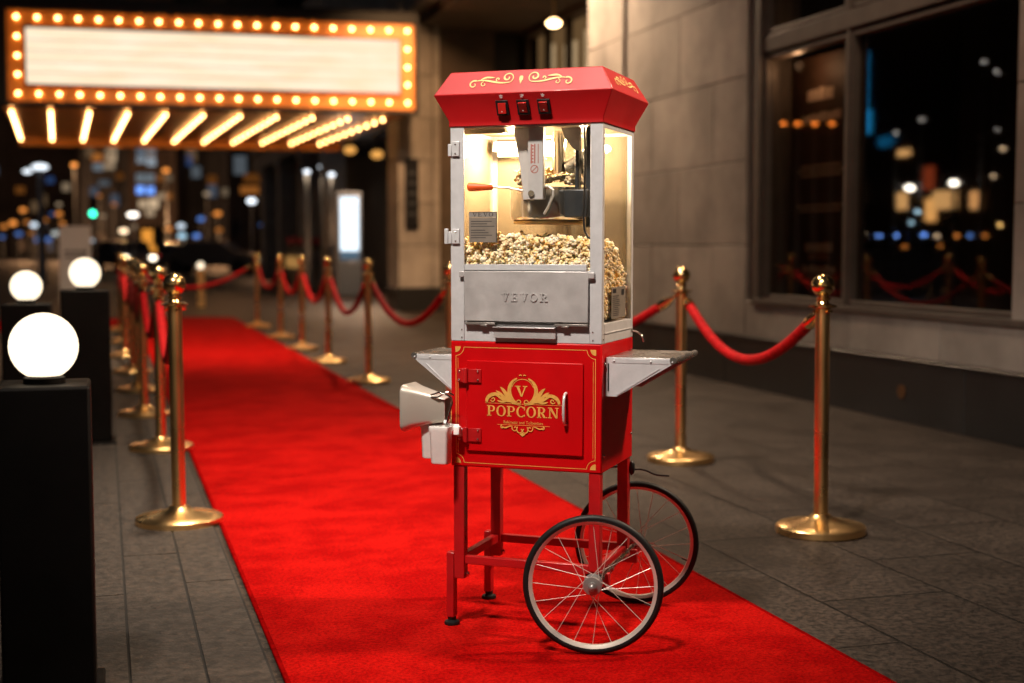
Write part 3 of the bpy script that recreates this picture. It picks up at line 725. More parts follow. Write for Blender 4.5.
# shelves
SHS = pbr('shelf_steel', (.42, .40, .38), .28, .9, var=.12, vscale=10, rvar=.08)
def shelf(s, v0, v1, L, z, uoff):
    """s=+1 right / -1 left"""
    X = lambda u: uoff+s*u
    mb = MB(); mb.box((min(X(.003), X(L)), v0+.004, z-.003), (max(X(.003), X(L)), v1-.004, z)); sh = mk('shelf', mb, SHS, cart, bevel=.001)
    mb = MB(); mb.cyl((X(L+.002), v0-.002, z-.006), (X(L+.002), v1+.002, z-.006), .0092, n=20); mk('rolled_edge', mb, SHS, sh)
    for vv, dv in ((v0, .003), (v1-.003, .003)):
        mb = MB()
        poly = [(.002, z-.001), (L, z-.001), (L+.006, z-.009), (L-.002, z-.018), (.034, z-.110), (.002, z-.110)]
        if s < 0: poly = poly[::-1]
        mb.prism(poly, lambda x, y: (X(x), vv, y), lambda x, y: (X(x), vv+dv, y))
        pl2 = [(.036, z-.106), (L-.035, z-.030), (L-.037, z-.027), (.033, z-.103)]
        mb.prism(pl2, lambda x, y: (X(x), vv-.0015, y), lambda x, y: (X(x), vv, y))
        mb.prism([(.020, z-.016), (L-.01, z-.016), (L-.01, z-.004), (.020, z-.004)], lambda x, y: (X(x), vv-.001, y), lambda x, y: (X(x), vv-.0001, y))
        br = mk('shelf_bracket', mb, SILV, sh, bevel=.0006)
        dots('rivet', [(X(x), vv-.001, z-.010) for x in (.026, .13*L/.19, L)], .0032, SILV, sh)
        mb = MB(); mb.prism([(.008, z-.095), (.0115, z-.095), (.0115, z-.018), (.008, z-.018)], lambda x, y: (X(x), vv-.0022, y), lambda x, y: (X(x), vv-.0002, y))
        mk('bracket_slot', mb, BLK, sh)
    mb = MB(); mb.box((min(X(.03), X(L-.03)), v0+.006, z-.012), (max(X(.03), X(L-.03)), v1-.006, z-.0035)); mk('stiffener', mb, REDD, sh)
shelf(1, .032, D-.02, .190, .8015, W); shelf(-1, .10, D-.01, .156, .790, 0)
# ---- glass case
def post(*bs):
    mb = MB()
    for u0, u1, v0, v1 in bs: mb.box((u0, v0, ZT+.0005), (u1, v1, ZR))
    return mk('corner_post', mb, SILV, cart, bevel=.0012)
frm = post((.0005, .0410, .0005, .006), (.0005, .006, .0062, .022))
post((.4116, W-.0005, .0005, .006), (W-.006, W-.0005, .0062, .022))
post((.0005, .020, D-.006, D-.0005), (.0005, .006, D-.022, D-.0062))
post((W-.020, W-.0005, D-.006, D-.0005), (W-.006, W-.0005, D-.022, D-.0062))
def rail(name, *bs):
    mb = MB()
    for a_, b_ in bs: mb.box(a_, b_)
    return mk(name, mb, SILV, cart, bevel=.0008)
rail('front_sill', ((.0412, .002, ZT+.0005), (.4114, .006, .889)))
rail('front_ledge', ((.0412, .002, 1.0395), (.4014, .014, 1.0565)), ((.0412, .010, .889), (.4114, .014, 1.0395)))
rail('side_rail', ((W-.0045, .0225, ZT+.0005), (W+.0005, D-.0225, .8925)), ((W-.004, .0225, .8645), (W+.003, D-.0225, .8675)))
rail('side_rail', ((-.0002, .0225, ZT+.0005), (.0045, D-.0225, .8925)))
rail('back_rail', ((.0205, D-.005, ZT+.0005), (W-.0205, D-.001, .8925)))
rail('case_floor', ((.0065, .0145, .889), (W-.0065, D-.0075, .893)))
rail('case_base', ((.003, .003, ZT), (W-.003, D-.003, ZT+.003)))
for a_, b_ in (((.0412, .0015, ZR-.004), (.4114, .0055, ZR)), ((W-.0045, .0225, ZR-.012), (W-.0005, D-.0225, ZR)), ((.0005, .0225, ZR-.012), (.0045, D-.0225, ZR)), ((.0205, D-.005, ZR-.012), (W-.0205, D-.001, ZR))): rail('top_rail', (a_, b_))
# tilting flap with raised lettering
mb = MB()
mb.box((.0440, -.0085, .8965), (.4095, -.0035, 1.0375)); mb.box((.0290, -.0095, 1.020), (.0445, -.0005, 1.0365)); mb.box((.4090, -.0095, 1.018), (.4270, -.0005, 1.0355))
flap = mk('serving_flap', mb, STEEL, cart, bevel=.0015)
mb = MB()
for i, f in enumerate(word('VEVOR', .157, .294, .9535, .0225, .25)):
    mb.prism(f, lambda x, y: (x, -.0105-i*1e-5, y), lambda x, y: (x, -.008, y))
mk('raised_lettering', mb, STEEL, flap, smooth=0)
mb = MB(); mb.box((.1345, -.0115, .8495), (.3160, -.0005, .8785)); mb.box((.1345, -.020, .8787), (.3160, -.0005, .8812)); mk('crumb_tray', mb, STEEL, cart, bevel=.001)
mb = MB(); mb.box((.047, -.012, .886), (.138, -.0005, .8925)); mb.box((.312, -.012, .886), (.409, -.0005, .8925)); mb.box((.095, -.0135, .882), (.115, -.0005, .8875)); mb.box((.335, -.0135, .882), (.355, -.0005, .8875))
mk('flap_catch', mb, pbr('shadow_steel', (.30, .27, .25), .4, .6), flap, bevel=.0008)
dots('rivet', [(u, 0, z) for u in (.034, .421) for z in (.849, .871)]+[(W, .012, z) for z in (.85, 1.1, 1.4)], .0024, CHROME, frm)
for zc, big in ((1.381, 0), (1.135, 1)):
    mb = MB(); mb.box((.006, -.0055, zc-.021), (.029, -.0005, zc+.021)); mb.box((-.006, -.004, zc-.021), (.005, .0005, zc+.014))
    if big: mb.box((-.017, -.006, zc-.022), (-.006, .004, zc+.022))
    l_ = mk('latch', mb, SILV, cart, bevel=.0015)
    dots('screw', [(.0175, -.0056, zc-.013), (.0175, -.0056, zc+.013)], .0028, CHROME, l_)
# panes
PGL = glassmat('case_glass', (.98, .975, .965), .55)
BGL = glassmat('glow_haze_acrylic', (.95, .92, .86), .8, .17, (.95, .82, .60))  # warm haze colour stands in for the lamp glow inside the case
def pane(lo, hi, mat, lab=None):
    mb = MB(); mb.box(lo, hi); o = mk('glass_pane', mb, mat, cart, smooth=0)
    if lab: o['label'] = lab
    return o
pf = pane((.0405, .0070, 1.057), (.4116, .0095, 1.430), PGL, 'front glass pane of the popper case')
pr_ = pane((W-.0095, .0205, .8935), (W-.0070, D-.0205, 1.430), PGL, 'side glass pane by the hanging crank')
pane((.0070, .0205, .8935), (.0095, D-.0205, 1.430), BGL); pane((.0205, D-.0100, .8935), (W-.0205, D-.0070, 1.430), BGL, 'hazy back pane')
# labels stuck on the panes
GLB = pbr('label_grey', (.19, .16, .13), .6, 0, var=.12, vscale=30)
mb = MB(); mb.box((.0546, .0050, 1.118), (.1385, .0062, 1.188)); st = mk('sticker', mb, GLB, pf, smooth=0)
mb = MB(); mb.box((.0546, .0045, 1.1885), (.1385, .0062, 1.204)); mk('sticker_header', mb, pbr('label_band', (.22, .20, .18), .6), st, smooth=0)
mb = MB(); flat(mb, rect(.1365, 1.118, .1385, 1.204)+rect(.0546, 1.2025, .1385, 1.204), lambda x, y, o: (x, .0043, y), 0); flat(mb, word('VEVO', .065, .128, 1.1905, .0115, .2), lambda x, y, o: (x, .0043-o, y), 0)
for z in (1.176, 1.169, 1.162, 1.151, 1.144, 1.137, 1.130): flat(mb, rect(.060, z, .060+random.uniform(.04, .072), z+.0022), lambda x, y, o: (x, .0048-o, y), 0)
mk('sticker_print', mb, pbr('label_ink', (.04, .036, .034), .6), st, smooth=0, fix=False)
mb = MB(); mb.box((W-.0068, .118, .902), (W-.0056, .272, .991)); st = mk('sticker', mb, GLB, pr_, smooth=0)
mb = MB(); SD = lambda x, y, o: (W-.0054, x, y)
flat(mb, rect(.130, .974, .168, .986)+rect(.225, .966, .255, .983), SD, 0)
for i in range(11): flat(mb, rect(.130, .964-i*.0055, .130+random.uniform(.05, .085), .9665-i*.0055), SD, 0)
mk('sticker_print', mb, pbr('label_black', (.02, .018, .018), .5), st, smooth=0, fix=False)
# ---- roof
def loop(o, z): return [(-o, -o, z), (W+o, -o, z), (W+o, D+o, z), (-o, D+o, z)]
mb = MB(); L = [loop(.003, ZR+.0005), loop(.003, 1.459), loop(.0355, 1.5285), loop(-.002, 1.5945)]
vs = [p for l in L for p in l]; fs = []
for k in range(3):
    for i in range(4): fs.append((k*4+i, k*4+(i+1) % 4, (k+1)*4+(i+1) % 4, (k+1)*4+i))
fs += [(3,2,1,0), (12,13,14,15)]
mb.add(vs, fs); roof = mk('roof', mb, REDR, cart, bevel=.0022, smooth=30)
# upper-slope and lower-slope planes
def slope(p00, p10, p01):
    p00, p10, p01 = Vector(p00), Vector(p10), Vector(p01); ex = (p10-p00); ex.normalize(); ey = (p01-p00); ey -= ex*ey.dot(ex); H_ = ey.length; ey.normalize(); nn = ex.cross(ey)
    return (lambda x, y, o: tuple(p00+ex*x+ey*y+nn*o)), H_
FU, HU = slope((0, -.0355, 1.5285), (W, -.0355, 1.5285), (0, .002, 1.5945))
FL_, HL = slope((0, -.003, 1.459), (W, -.003, 1.459), (0, -.0355, 1.5285))
SU, _ = slope((W+.0355, 0, 1.5285), (W+.0355, D, 1.5285), (W-.002, 0, 1.5945))
def scroll(mp, cx_, sgn, mb, k=1.0, cy=.038):
    X = lambda pts: [(cx_+sgn*p[0]*k, cy+p[1]*k) for p in pts]
    q = rib(X(spiral(.050, .012, .018, .003, -60, 400)), [.0022+.0042*(i/26) if i < 14 else .0058-.003*(i-14)/12 for i in range(27)])
    q2 = rib(X(bez((.058,-.004),(.02,-.012),(-.01,.012),(-.040,.004))), taper(17, .0055, .4))
    q3 = rib(X(spiral(-.048, -.008, .014, .003, 60, 420)), [.005-.0028*i/26 for i in range(27)])
    q4 = rib(X(bez((-.03,.006),(-.015,.020),(.0,.012),(.012,.013))), taper(17, .006))
    q5 = rib(X(spiral(-.018, -.008, .009, .002, 100, 420)), .0024)
    q6 = rib(X(spiral(.022, .007, .006, .002, 250, -60)), .003)
    for i, qq in enumerate((q, q2, q3, q4, q5, q6)): flat(mb, qq, mp, .0022+i*.00006)
for args in ((FU, .128, 1, 1.0), (FU, .306, -1, 1.0), (SU, .105, 1, .9), (SU, .235, -1, .9)):
    mb = MB(); scroll(args[0], args[1], args[2], mb, args[3]); mk('gold_scroll', mb, GOLDL, roof, smooth=0, fix=False)
mb = MB()
flat(mb, rib([(.2175,.050),(.2175,.040)], [.011, .011])+rib([(.2175,.054),(.2175,.050)], [.006, .011])+rib([(.2175,.040),(.2175,.028)], [.008, .001]), FU, .0022)
mk('gold_crest', mb, GOLDL, roof, smooth=0, fix=False)
for i, x in enumerate((.1645, .2255, .2855)):
    mb = MB()
    def bx(x0, y0, x1, y1, o0, o1, m): mb.prism([(x0,y0),(x1,y0),(x1,y1),(x0,y1)], lambda a, b: FL_(a, b, o0), lambda a, b: FL_(a, b, o1), m)
    bx(x-.0175, .014, x+.0175, .056, .0005, .006, 0)
    mb.prism([(x-.0115,.020),(x+.0115,.020),(x+.0115,.050),(x-.0115,.050)], lambda a, b: FL_(a, b, .006), lambda a, b: FL_(a, b, .0068+(.004 if i == 0 else .006)*max(0, (b-.02)/.03 if i else (.05-b)/.03)), 1)
    sw = mk('power_switch', mb, [BLK, pbr('switch_red', (.55, .02, .015), .25, 0, coat=.5)], roof, bevel=.0008)
    mb = MB()
    f = lambda a, b, o: FL_(a, b, o)
    flat(mb, rib([(x,.0625),(x,.0725)], .0022)+rib([(x-.005,.070),(x+.005,.0675 if i else .070)], .002)+(rib(spiral(x,.0665,.0035,.0035,0,360,12), .0015) if i != 1 else rib([(x-.005,.0635),(x+.005,.0715)], .002)), f, .0026)
    flat(mb, rib([(x,.0255),(x,.029)], .002)+rib([(x-.002,.0265),(x+.002,.0265)], .0015), f, .0122 if not i else .0095)
    mk('switch_symbol', mb, pbr('white_print', (.8, .8, .78), .6), sw, smooth=0, fix=False)
lightobj('board_fill', 'POINT', nbl[1], 3, (1, .62, .35), nbl[0], shadow_soft_size=.03)  # added light without a fixture, makes the notice board readable
SPK2 = pbr('satin_rod', (.80, .78, .75), .3, .4)
# ---- inside the case: hanger, kettle, lamp, cord, popcorn
mb = MB()
HV = .040; HX = .013
mb.prism([(.157, ZR), (.252, ZR), (.252, 1.245), (.247, 1.238), (.186, 1.238), (.186, 1.262), (.176, 1.34)][:7], lambda x, y: (x+HX, HV+.012, y), lambda x, y: (x+HX, HV+.015, y))
mb.box((.208+HX, HV-.006, 1.238), (.2105+HX, HV+.012, ZR)); mb.box((.208+HX, HV-.008, 1.2375), (.2525+HX, HV-.0055, ZR)); mb.box((.2505+HX, HV-.0055, 1.238), (.253+HX, HV+.012, ZR))
hg = mk('kettle_hanger', mb, SILV, cart, bevel=.0012)
mb = MB(); mb.cyl((.219+HX, HV-.008, 1.2545), (.219+HX, HV-.013, 1.2545), .009, n=20); mk('pivot_bolt', mb, CHROME, hg)
mb = MB(); HF = lambda x, y, o: (x+HX, HV-.0083-o, y)
RDI = pbr('warning_red', (.40, .06, .03), .6)
for j in range(3): flat(mb, rect(.2165+j*.0105, 1.338, .2195+j*.0105, 1.392) if j < 2 else rect(.2375, 1.338, .2395, 1.392), HF, 0)
for j in range(6): flat(mb, rect(.2205, 1.340+j*.009, .2245, 1.344+j*.009), HF, .00003)
flat(mb, ring2(.2275, 1.322, .0115, .0115, .002, .002, 0, 360, 24)+rib([(.220,1.315),(.235,1.329)], .002), HF, 0)
mk('warning_label', mb, RDI, hg, smooth=0, fix=False)
mb = MB(); mb.prism([(.302, ZR), (.360, ZR), (.358, 1.372), (.338, 1.380), (.312, 1.412)], lambda x, y: (x, .082, y), lambda x, y: (x, .085, y)); mk('side_hanger', mb, SILV, cart)
KC = (.238, .175)
kb = 1.180
mb = MB(); mb.lathe([(.001, kb), (.100, kb), (.108, kb+.003), (.113, kb+.012), (.113, 1.268), (.117, 1.270), (.117, 1.2745), (.108, 1.2745), (.108, kb+.015), (.001, kb+.012)], 56, (KC[0], KC[1], 0))
ket = mk('kettle', mb, pbr('kettle_steel', (.80, .78, .75), .16, .95, var=.05, vscale=9), cart)
mb = MB(); mb.lathe([(.001, kb-.010), (.095, kb-.010), (.104, kb-.008), (.104, kb-.0003), (.001, kb-.0003)], 48, (KC[0], KC[1], 0)); mk('kettle_base', mb, pbr('aged_brass', (.55, .35, .12), .3, .9), ket)
mb = MB(); mb.tube([(.112, .046, 1.2745), (.155, .050, 1.272), (.205, .058, 1.262)], .0032, 10); kh = mk('kettle_handle', mb, SPK2, ket)
mb = MB(); mb.tube([(.038, .036, 1.2755), (.042, .0365, 1.2755), (.058, .038, 1.2750), (.090, .042, 1.2745), (.108, .0452, 1.2745), (.112, .046, 1.2745)], [.006, .0125, .0125, .010, .0085, .006], 18); mk('handle_grip', mb, ORNG, kh)
mb = MB(); mb.tube([(.252, .054, 1.272), (.275, .048, 1.275), (.292, .044, 1.264), (.292, .044, 1.248), (.274, .050, 1.214), (.262, .054, 1.198)], .0036, 12); mk('tilt_lever', mb, SPK2, ket)
mb = MB(); mb.box((.318, .058, 1.188), (.386, .098, 1.266)); jb = mk('junction_box', mb, DGREY, ket, bevel=.004)
mb = MB(); mb.cyl((.30, .175, 1.325), (.365, .16, 1.36), .028, .028, n=24); mb.box((.34, .09, 1.24), (.352, .12, ZR)); mb.box((.372, .09, 1.16), (.392, .11, ZR)); mk('stirrer_motor', mb, DGREY, cart, bevel=.003)
mb = MB(); mb.cyl((.268, .175, 1.30), (.268, .175, ZR), .0205, n=28); mb.cyl((.268, .175, 1.405), (.268, .175, 1.418), .023, n=28); mk('drive_tube', mb, pbr('warm_steel', (.70, .62, .50), .18, 1), cart)
for s, a in ((-1, 35), (1, -22)):        # half lids on the kettle
    mb = MB(); n = 14
    pts = [(0, -.10), (0, .10)]+[(s*.104*math.sin(PI*i/n), .104*math.cos(PI*i/n)) for i in range(1, n)]
    T = Matrix.Translation((KC[0]+s*.008, KC[1], 1.292))@Matrix.Rotation(math.radians(a*.55), 4, 'Y')
    mb.prism(pts, lambda x, y: T@Vector((x, y, 0)), lambda x, y: T@Vector((x, y, .002)))
    mk('kettle_lid', mb, MATS['kettle_steel'], ket)
mb = MB(); mb.tube([(.386, .030, ZR-.005), (.388, .030, 1.35), (.386, .032, 1.25), (.384, .03, 1.19), (.388, .028, 1.150), (.398, .027, 1.132), (.412, .027, 1.126)], .0032, 10); mk('lamp_cord', mb, BLK, cart)
# heat lamps: two glowing bars in shades under the roof
LAMP = emi('heat_lamp_glow', (1, .70, .34), 16)
for (u0, v0, u1, v1) in ((.045, .275, .120, .275), (.155, .285, .225, .285)):
    mb = MB(); mb.prism([(-.024, .030), (.024, .030), (.032, 0), (-.032, 0)], lambda x, y: (u0-.008, v0+x, 1.388+y), lambda x, y: (u1+.008, v0+x, 1.388+y)); sh = mk('lamp_shade', mb, SILV, cart, bevel=.001)
    mb = MB(); mb.cyl((u0, v0, 1.383), (u1, v1, 1.383), .0085, n=14); mk('lamp_tube', mb, LAMP, sh)
mb = MB(); mb.box((.01, .02, ZR-.004), (W-.01, D-.02, ZR-.001)); mb.box((.02, .04, 1.425), (.15, .07, 1.437)); mk('top_plate', mb, pbr('warm_plate', (.5, .42, .30), .35, .7), cart)
lightobj('case_fill_light', 'POINT', (.33, .20, 1.405), 5, (1, .72, .42), cart, shadow_soft_size=.012)  # added fill for kettle and popcorn, no lamp modelled here
lightobj('heat_lamp_light', 'POINT', (.12, .17, 1.40), 15, (1, .70, .40), cart, shadow_soft_size=.02)

# popcorn
def pop_mat():
    m, nt, out = nt_new('popcorn')
    b = nd(nt, 'ShaderNodeBsdfPrincipled'); nt.links.new(b.outputs[0], out.inputs[0]); b.inputs['Roughness'].default_value = .75
    b.inputs['Subsurface Weight'].default_value = .2; b.inputs['Subsurface Radius'].default_value = (.006, .004, .002)
    gi = nd(nt, 'ShaderNodeNewGeometry'); tc = nd(nt, 'ShaderNodeTexCoord')
    vo = nd(nt, 'ShaderNodeTexVoronoi', Scale=52.0); nt.links.new(tc.outputs['Object'], vo.inputs['Vector'])
    n = nd(nt, 'ShaderNodeTexNoise', Scale=140.0, Detail=3.0); nt.links.new(tc.outputs['Object'], n.inputs['Vector'])
    sp = nd(nt, 'ShaderNodeSeparateColor'); nt.links.new(vo.outputs['Color'], sp.inputs[0])
    r = nd(nt, 'ShaderNodeValToRGB'); e = r.color_ramp.elements
    e[0].position = 0; e[0].color = (.96, .78, .46, 1); e[1].position = 1; e[1].color = (.98, .90, .72, 1)
    x = e.new(.12); x.color = (.92, .64, .22, 1); x = e.new(.3); x.color = (.95, .77, .48, 1)
    nt.links.new(sp.outputs[0], r.inputs[0])
    r2 = nd(nt, 'ShaderNodeValToRGB'); r2.color_ramp.elements[0].position = .32; r2.color_ramp.elements[0].color = (.94, .82, .62, 1); r2.color_ramp.elements[1].position = .5; r2.color_ramp.elements[1].color = (1, 1, 1, 1)
    nt.links.new(n.outputs[0], r2.inputs[0])
    mx = nd(nt, 'ShaderNodeMix', data_type='RGBA', blend_type='MULTIPLY'); mx.inputs[0].default_value = .5
    nt.links.new(r.outputs[0], mx.inputs[6]); nt.links.new(r2.outputs[0], mx.inputs[7]); nt.links.new(mx.outputs[2], b.inputs['Base Color'])
    bp = nd(nt, 'ShaderNodeBump', Strength=.7, Distance=.002); nt.links.new(n.outputs[0], bp.inputs['Height']); nt.links.new(bp.outputs[0], b.inputs['Normal'])
    return m
POP = pop_mat()
rnd = random.Random(11)
bm = bmesh.new(); bmesh.ops.create_icosphere(bm, subdivisions=1, radius=1)
IV = [v.co.copy() for v in bm.verts]; IF = [tuple(v.index for v in f.verts) for f in bm.faces]; bm.free()
def kernel(rnd):
    vs, fs = [], []
    k = rnd.randint(4, 6)
    for i in range(k):
        d = Vector((rnd.gauss(0, 1), rnd.gauss(0, 1), rnd.gauss(0, 1))).normalized()*rnd.uniform(.0035, .0072)
        r = rnd.uniform(.0034, .0062); o = len(vs)
        vs += [d+v*r*(1+rnd.uniform(-.18, .18)) for v in IV]; fs += [tuple(q+o for q in f) for f in IF]
    return vs, fs
KN = [kernel(rnd) for _ in range(14)]
def put(mb, c, s=1.0):
    vs, fs = rnd.choice(KN)
    s *= 1.14; R = Matrix.Rotation(rnd.uniform(0, 6.28), 3, Vector((rnd.gauss(0,1), rnd.gauss(0,1), rnd.gauss(0,1))).normalized())
    mb.add([R@v*s+Vector(c) for v in vs], fs)
def heap_h(u, v):
    h = 1.128+.010*math.exp(-((u-.16)/.06)**2)+.000*math.exp(-((u-.335)/.05)**2)-.012*max(0, (u-.28)/.15)-.010*math.exp(-((u-.05)/.05)**2)
    h += .012*noise.noise(Vector((u*18, v*18, 0)))
    h -= .10*max(0, (v-.16)/.17)**1.6*(1 if u > .25 else .6)
    return h
mb = MB()
n = 0
while n < 760:                         # top surface
    u, v = rnd.uniform(.022, W-.022), rnd.uniform(.022, D-.024); put(mb, (u, v, heap_h(u, v)-rnd.uniform(0, .02)), rnd.uniform(.85, 1.15)); n += 1
for n in range(560):                   # against the front glass
    u = rnd.uniform(.022, W-.022); v = .0235+rnd.uniform(0, .012); h = heap_h(u, v); put(mb, (u, v, rnd.uniform(1.02, h)), rnd.uniform(.85, 1.1))
for n in range(1050):                   # against the side glass
    v = rnd.uniform(.028, D-.024); u = W-.0225-rnd.uniform(0, .012); put(mb, (u, v, rnd.uniform(.905, heap_h(u, v))), rnd.uniform(.85, 1.1))
for n in range(300):
    v = rnd.uniform(.028, D-.024); u = .0235+rnd.uniform(0, .012); put(mb, (u, v, rnd.uniform(.95, heap_h(u, v))), 1)
N = 12; vs = []; fs = []
for i in range(N+1):
    for j in range(N+1):
        u = .036+(W-.080)*i/N; v = .040+(D-.085)*j/N; vs.append((u, v, heap_h(u, v)-.026))
for i in range(N):
    for j in range(N): fs.append((i*(N+1)+j, (i+1)*(N+1)+j, (i+1)*(N+1)+j+1, i*(N+1)+j+1))
base = len(vs); rim_ = [i*(N+1) for i in range(N+1)]+[N*(N+1)+j for j in range(1, N+1)]+[i*(N+1)+N for i in range(N-1, -1, -1)]+[j for j in range(N-1, 0, -1)]
for q in rim_: vs.append((vs[q][0], vs[q][1], .8945))
for i in range(len(rim_)): fs.append((rim_[i], rim_[(i+1) % len(rim_)], base+(i+1) % len(rim_), base+i))
mb.add(vs, fs)
CM = Matrix.Translation((-.1747, 3.8744, 0))@Matrix.Rotation(YAW, 4, 'Z')
def loose(o):                          # a top-level thing modelled in the cart's coordinates
    o.location = (-.1747, 3.8744, 0); o.rotation_euler = (0, 0, YAW); return o
tag(loose(mk('popcorn', mb, POP, smooth=180, fix=False)), 'heap of golden popcorn filling the bottom of the glass case', 'popcorn', kind='stuff')
mb = MB()
for n in range(150):
    a = rnd.uniform(0, 6.28); r = rnd.uniform(0, .1); u = KC[0]+r*math.cos(a); v = KC[1]+r*math.sin(a)
    put(mb, (u, v, 1.296+rnd.uniform(0, .028)*(1.2-r*8)), .9)
for n in range(30):
    put(mb, (rnd.uniform(.165, .20), rnd.uniform(.1, .15), 1.288+rnd.uniform(0, .03)), .9); put(mb, (rnd.uniform(.30, .36), rnd.uniform(.1, .16), 1.286+rnd.uniform(0, .018)), .9)
tag(loose(mk('popped_corn', mb, POP, smooth=180, fix=False)), 'fresh popcorn spilling over the rim of the steel kettle', 'popcorn', kind='stuff')
# crank rod by the case base, and cable
mb = MB(); mb.cyl((W-.001, .318, .8575), (W+.004, .318, .8575), .006, n=14); mb.tube([(W, .318, .8575), (W+.012, .318, .8565), (W+.024, .315, .852), (W+.034, .312, .845), (W+.040, .31, .834), (W+.041, .31, .826)], .0032, 12); mk('crank_rod', mb, SHINY, cart)
mb = MB(); mb.sph((W+.001, .335, .444), .014, 16, sc=(.7, .8, 1.6)); mb.tube([(.37, .30, .447), (.42, .33, .447), (W, .338, .444)], .003, 8)
mb.tube([(W, .338, .438), (.461, .342, .439), (.475, .344, .4395), (.492, .345, .436), (.510, .346, .428), (.524, .346, .4245), (.545, .346, .4242), (.560, .346, .4245)], .0030, 10); mk('power_cable', mb, BLK, cart)

# ---- things hanging from the cart
sc = thing('metal_scoop', 'wide steel popcorn scoop hanging from the cart side', 'scoop', CM@Vector((-.07, -.015, .65)), YAW)
def rrect(cy, cz, hy, hz, r, n=5):
    o = []
    for (sy, sz, a0) in ((1, 1, 0), (-1, 1, 90), (-1, -1, 180), (1, -1, 270)):
        for i in range(n+1):
            a = math.radians(a0+90*i/n); o.append((cy+sy*(hy-r)+r*math.cos(a), cz+sz*(hz-r)+r*math.sin(a)))
    return o
mb = MB(); st_ = [(-.058, -.004, .058, .066, .022), (-.052, -.004, .060, .068, .022), (-.03, -.003, .050, .058, .018), (.02, -.004, .036, .045, .014), (.066, -.008, .024, .034, .010)]
vs = []; k = 24
for x, cz_, hy, hz, r in st_: vs += [(x, y, z) for y, z in rrect(0, cz_, hy, hz, r)]
for x, cz_, hy, hz, r in st_[::-1]: vs += [(x+.0004, y, z) for y, z in rrect(0, cz_, hy-.0015, hz-.0015, max(r-.001, .003))]
m_ = len(st_)*2; fs = [(i*k+j, i*k+(j+1) % k, (i+1)*k+(j+1) % k, (i+1)*k+j) for i in range(m_-1) for j in range(k)]
fs += [((m_-1)*k+j, (m_-1)*k+(j+1) % k, (j+1) % k, j) for j in range(k)]
mb.add(vs, fs); mk('scoop_body', mb, pbr('scoop_steel', (.70, .63, .55), .38, .6), sc, smooth=50)
mb = MB(); mb.tube([(.03, -.038, .036), (.055, -.040, .044), (.075, -.040, .040), (.092, -.035, .030), (.094, -.034, .015), (.084, -.034, -.015), (.076, -.034, -.045), (.078, -.033, -.058)], .0026, 10); mb.tube([(.028, -.034, .030), (.050, -.036, .030), (.066, -.034, .040), (.080, -.030, .046), (.096, -.026, .036)], .0022, 8)
mk('wire_handle', mb, CHROME, sc)
cup0 = None
for (u, v, lab, h) in ((-.054, -.012, 'white plastic cup tucked behind the other under the scoop', .098), (-.010, -.052, 'white plastic cup in front, close to the lower red hinge', .106)):
    t = thing('plastic_cup', lab, 'cup', CM@Vector((u, v, .492 if v < -.03 else .500)), YAW, 'white cups hanging under the scoop')
    mb = MB(); k = 24; vs = []
    pr = [(0, .024, .017), (.004, .026, .019), (h*.85, .0285, .021), (h*.9, .0305, .0235), (h, .0305, .0235)]
    for z, hx, hy in pr: vs += [(x, y, z) for x, y in rrect(0, 0, hx, hy, .009)]
    for z, hx, hy in pr[::-1]: vs += [(x, y, z+.001) for x, y in rrect(0, 0, hx-.002, hy-.002, .008)]
    m_ = len(pr)*2; fs = [(i*k+j, i*k+(j+1) % k, (i+1)*k+(j+1) % k, (i+1)*k+j) for i in range(m_-1) for j in range(k)]
    fs += [tuple(range(k-1, -1, -1)), tuple((m_-1)*k+j for j in range(k))]
    mb.add(vs, fs); mk('cup_body', mb, WHITEP, t, smooth=50)
mb = MB(); mb.box((-.012, -.028, .585), (.034, -.018, .602)); mb.box((.022, -.040, .572), (.040, -.022, .598)); mb.box((.026, -.022, .566), (.040, -.001, .590)); mb.cyl((.0, -.040, .602), (.004, -.038, .612), .010, n=12)
mk('cup_bracket', mb, WHITEP, cart, bevel=.003)

# ================================================================== SIGN BOARD, STREET LAMPS, CITY
sb = thing('sign_board', 'pale grey free-standing sign board beyond the bollards', 'sign', (at(75, 250, 22).x, 22, 0), .1)
mb = MB(); mb.box((-.25, 0, .15), (.25, .05, 1.42)); mb.box((-.22, -.05, 0), (-.17, .1, .15)); mb.box((.17, -.05, 0), (.22, .1, .15)); mk('board', mb, pbr('sign_grey', (.75, .70, .66), .6), sb, bevel=.006)
mb = MB(); rnd = random.Random(9)
for z in (.98, .90): 
    x = -.17
    while x < .15: w = rnd.uniform(.02, .06); mb.box((x, -.004, z), (x+w, -.001, z+.05)); x += w+.015
mk('lettering', mb, pbr('sign_ink', (.07, .05, .04), .6), sb, smooth=0)

POLE = pbr('lamp_pole_grey', (.16, .17, .18), .5, .4)
def street_lamp(p, heads, col, strength, label, polecol=POLE, pr=.05, group='street lamps of the far city'):
    t = thing('street_lamp', label, 'street lamp', (p.x, p.y, -.13), 0, group)
    mb = MB(); h = p.z+.13; mb.cyl((0, 0, 0), (0, 0, h), pr*1.3, pr*.8, n=10)
    for dx, dz, r, sx in heads:
        if abs(dx) > .05: mb.cyl((0, 0, h), (dx, 0, h+dz+r*.6), pr*.5, n=8)
    mk('pole', mb, polecol, t)
    for dx, dz, r, sx in heads:
        mb = MB(); mb.sph((dx, 0, h+dz), r*.75, 12, sc=(sx, .7, .6)); mk('lamp_head', mb, emi('lamp_%d_%d' % (int(col[2]*100), int(strength*10)), col, strength), t)
    return t
street_lamp(at(40, 167, 45), [(0, .0, .24, 1.6), (-.42, -.14, .16, 1.3)], (.85, .93, 1), 1.8, 'double-headed white street lamp on a tall grey pole', pbr('lit_pole', (.35, .37, .4), .5), .11)
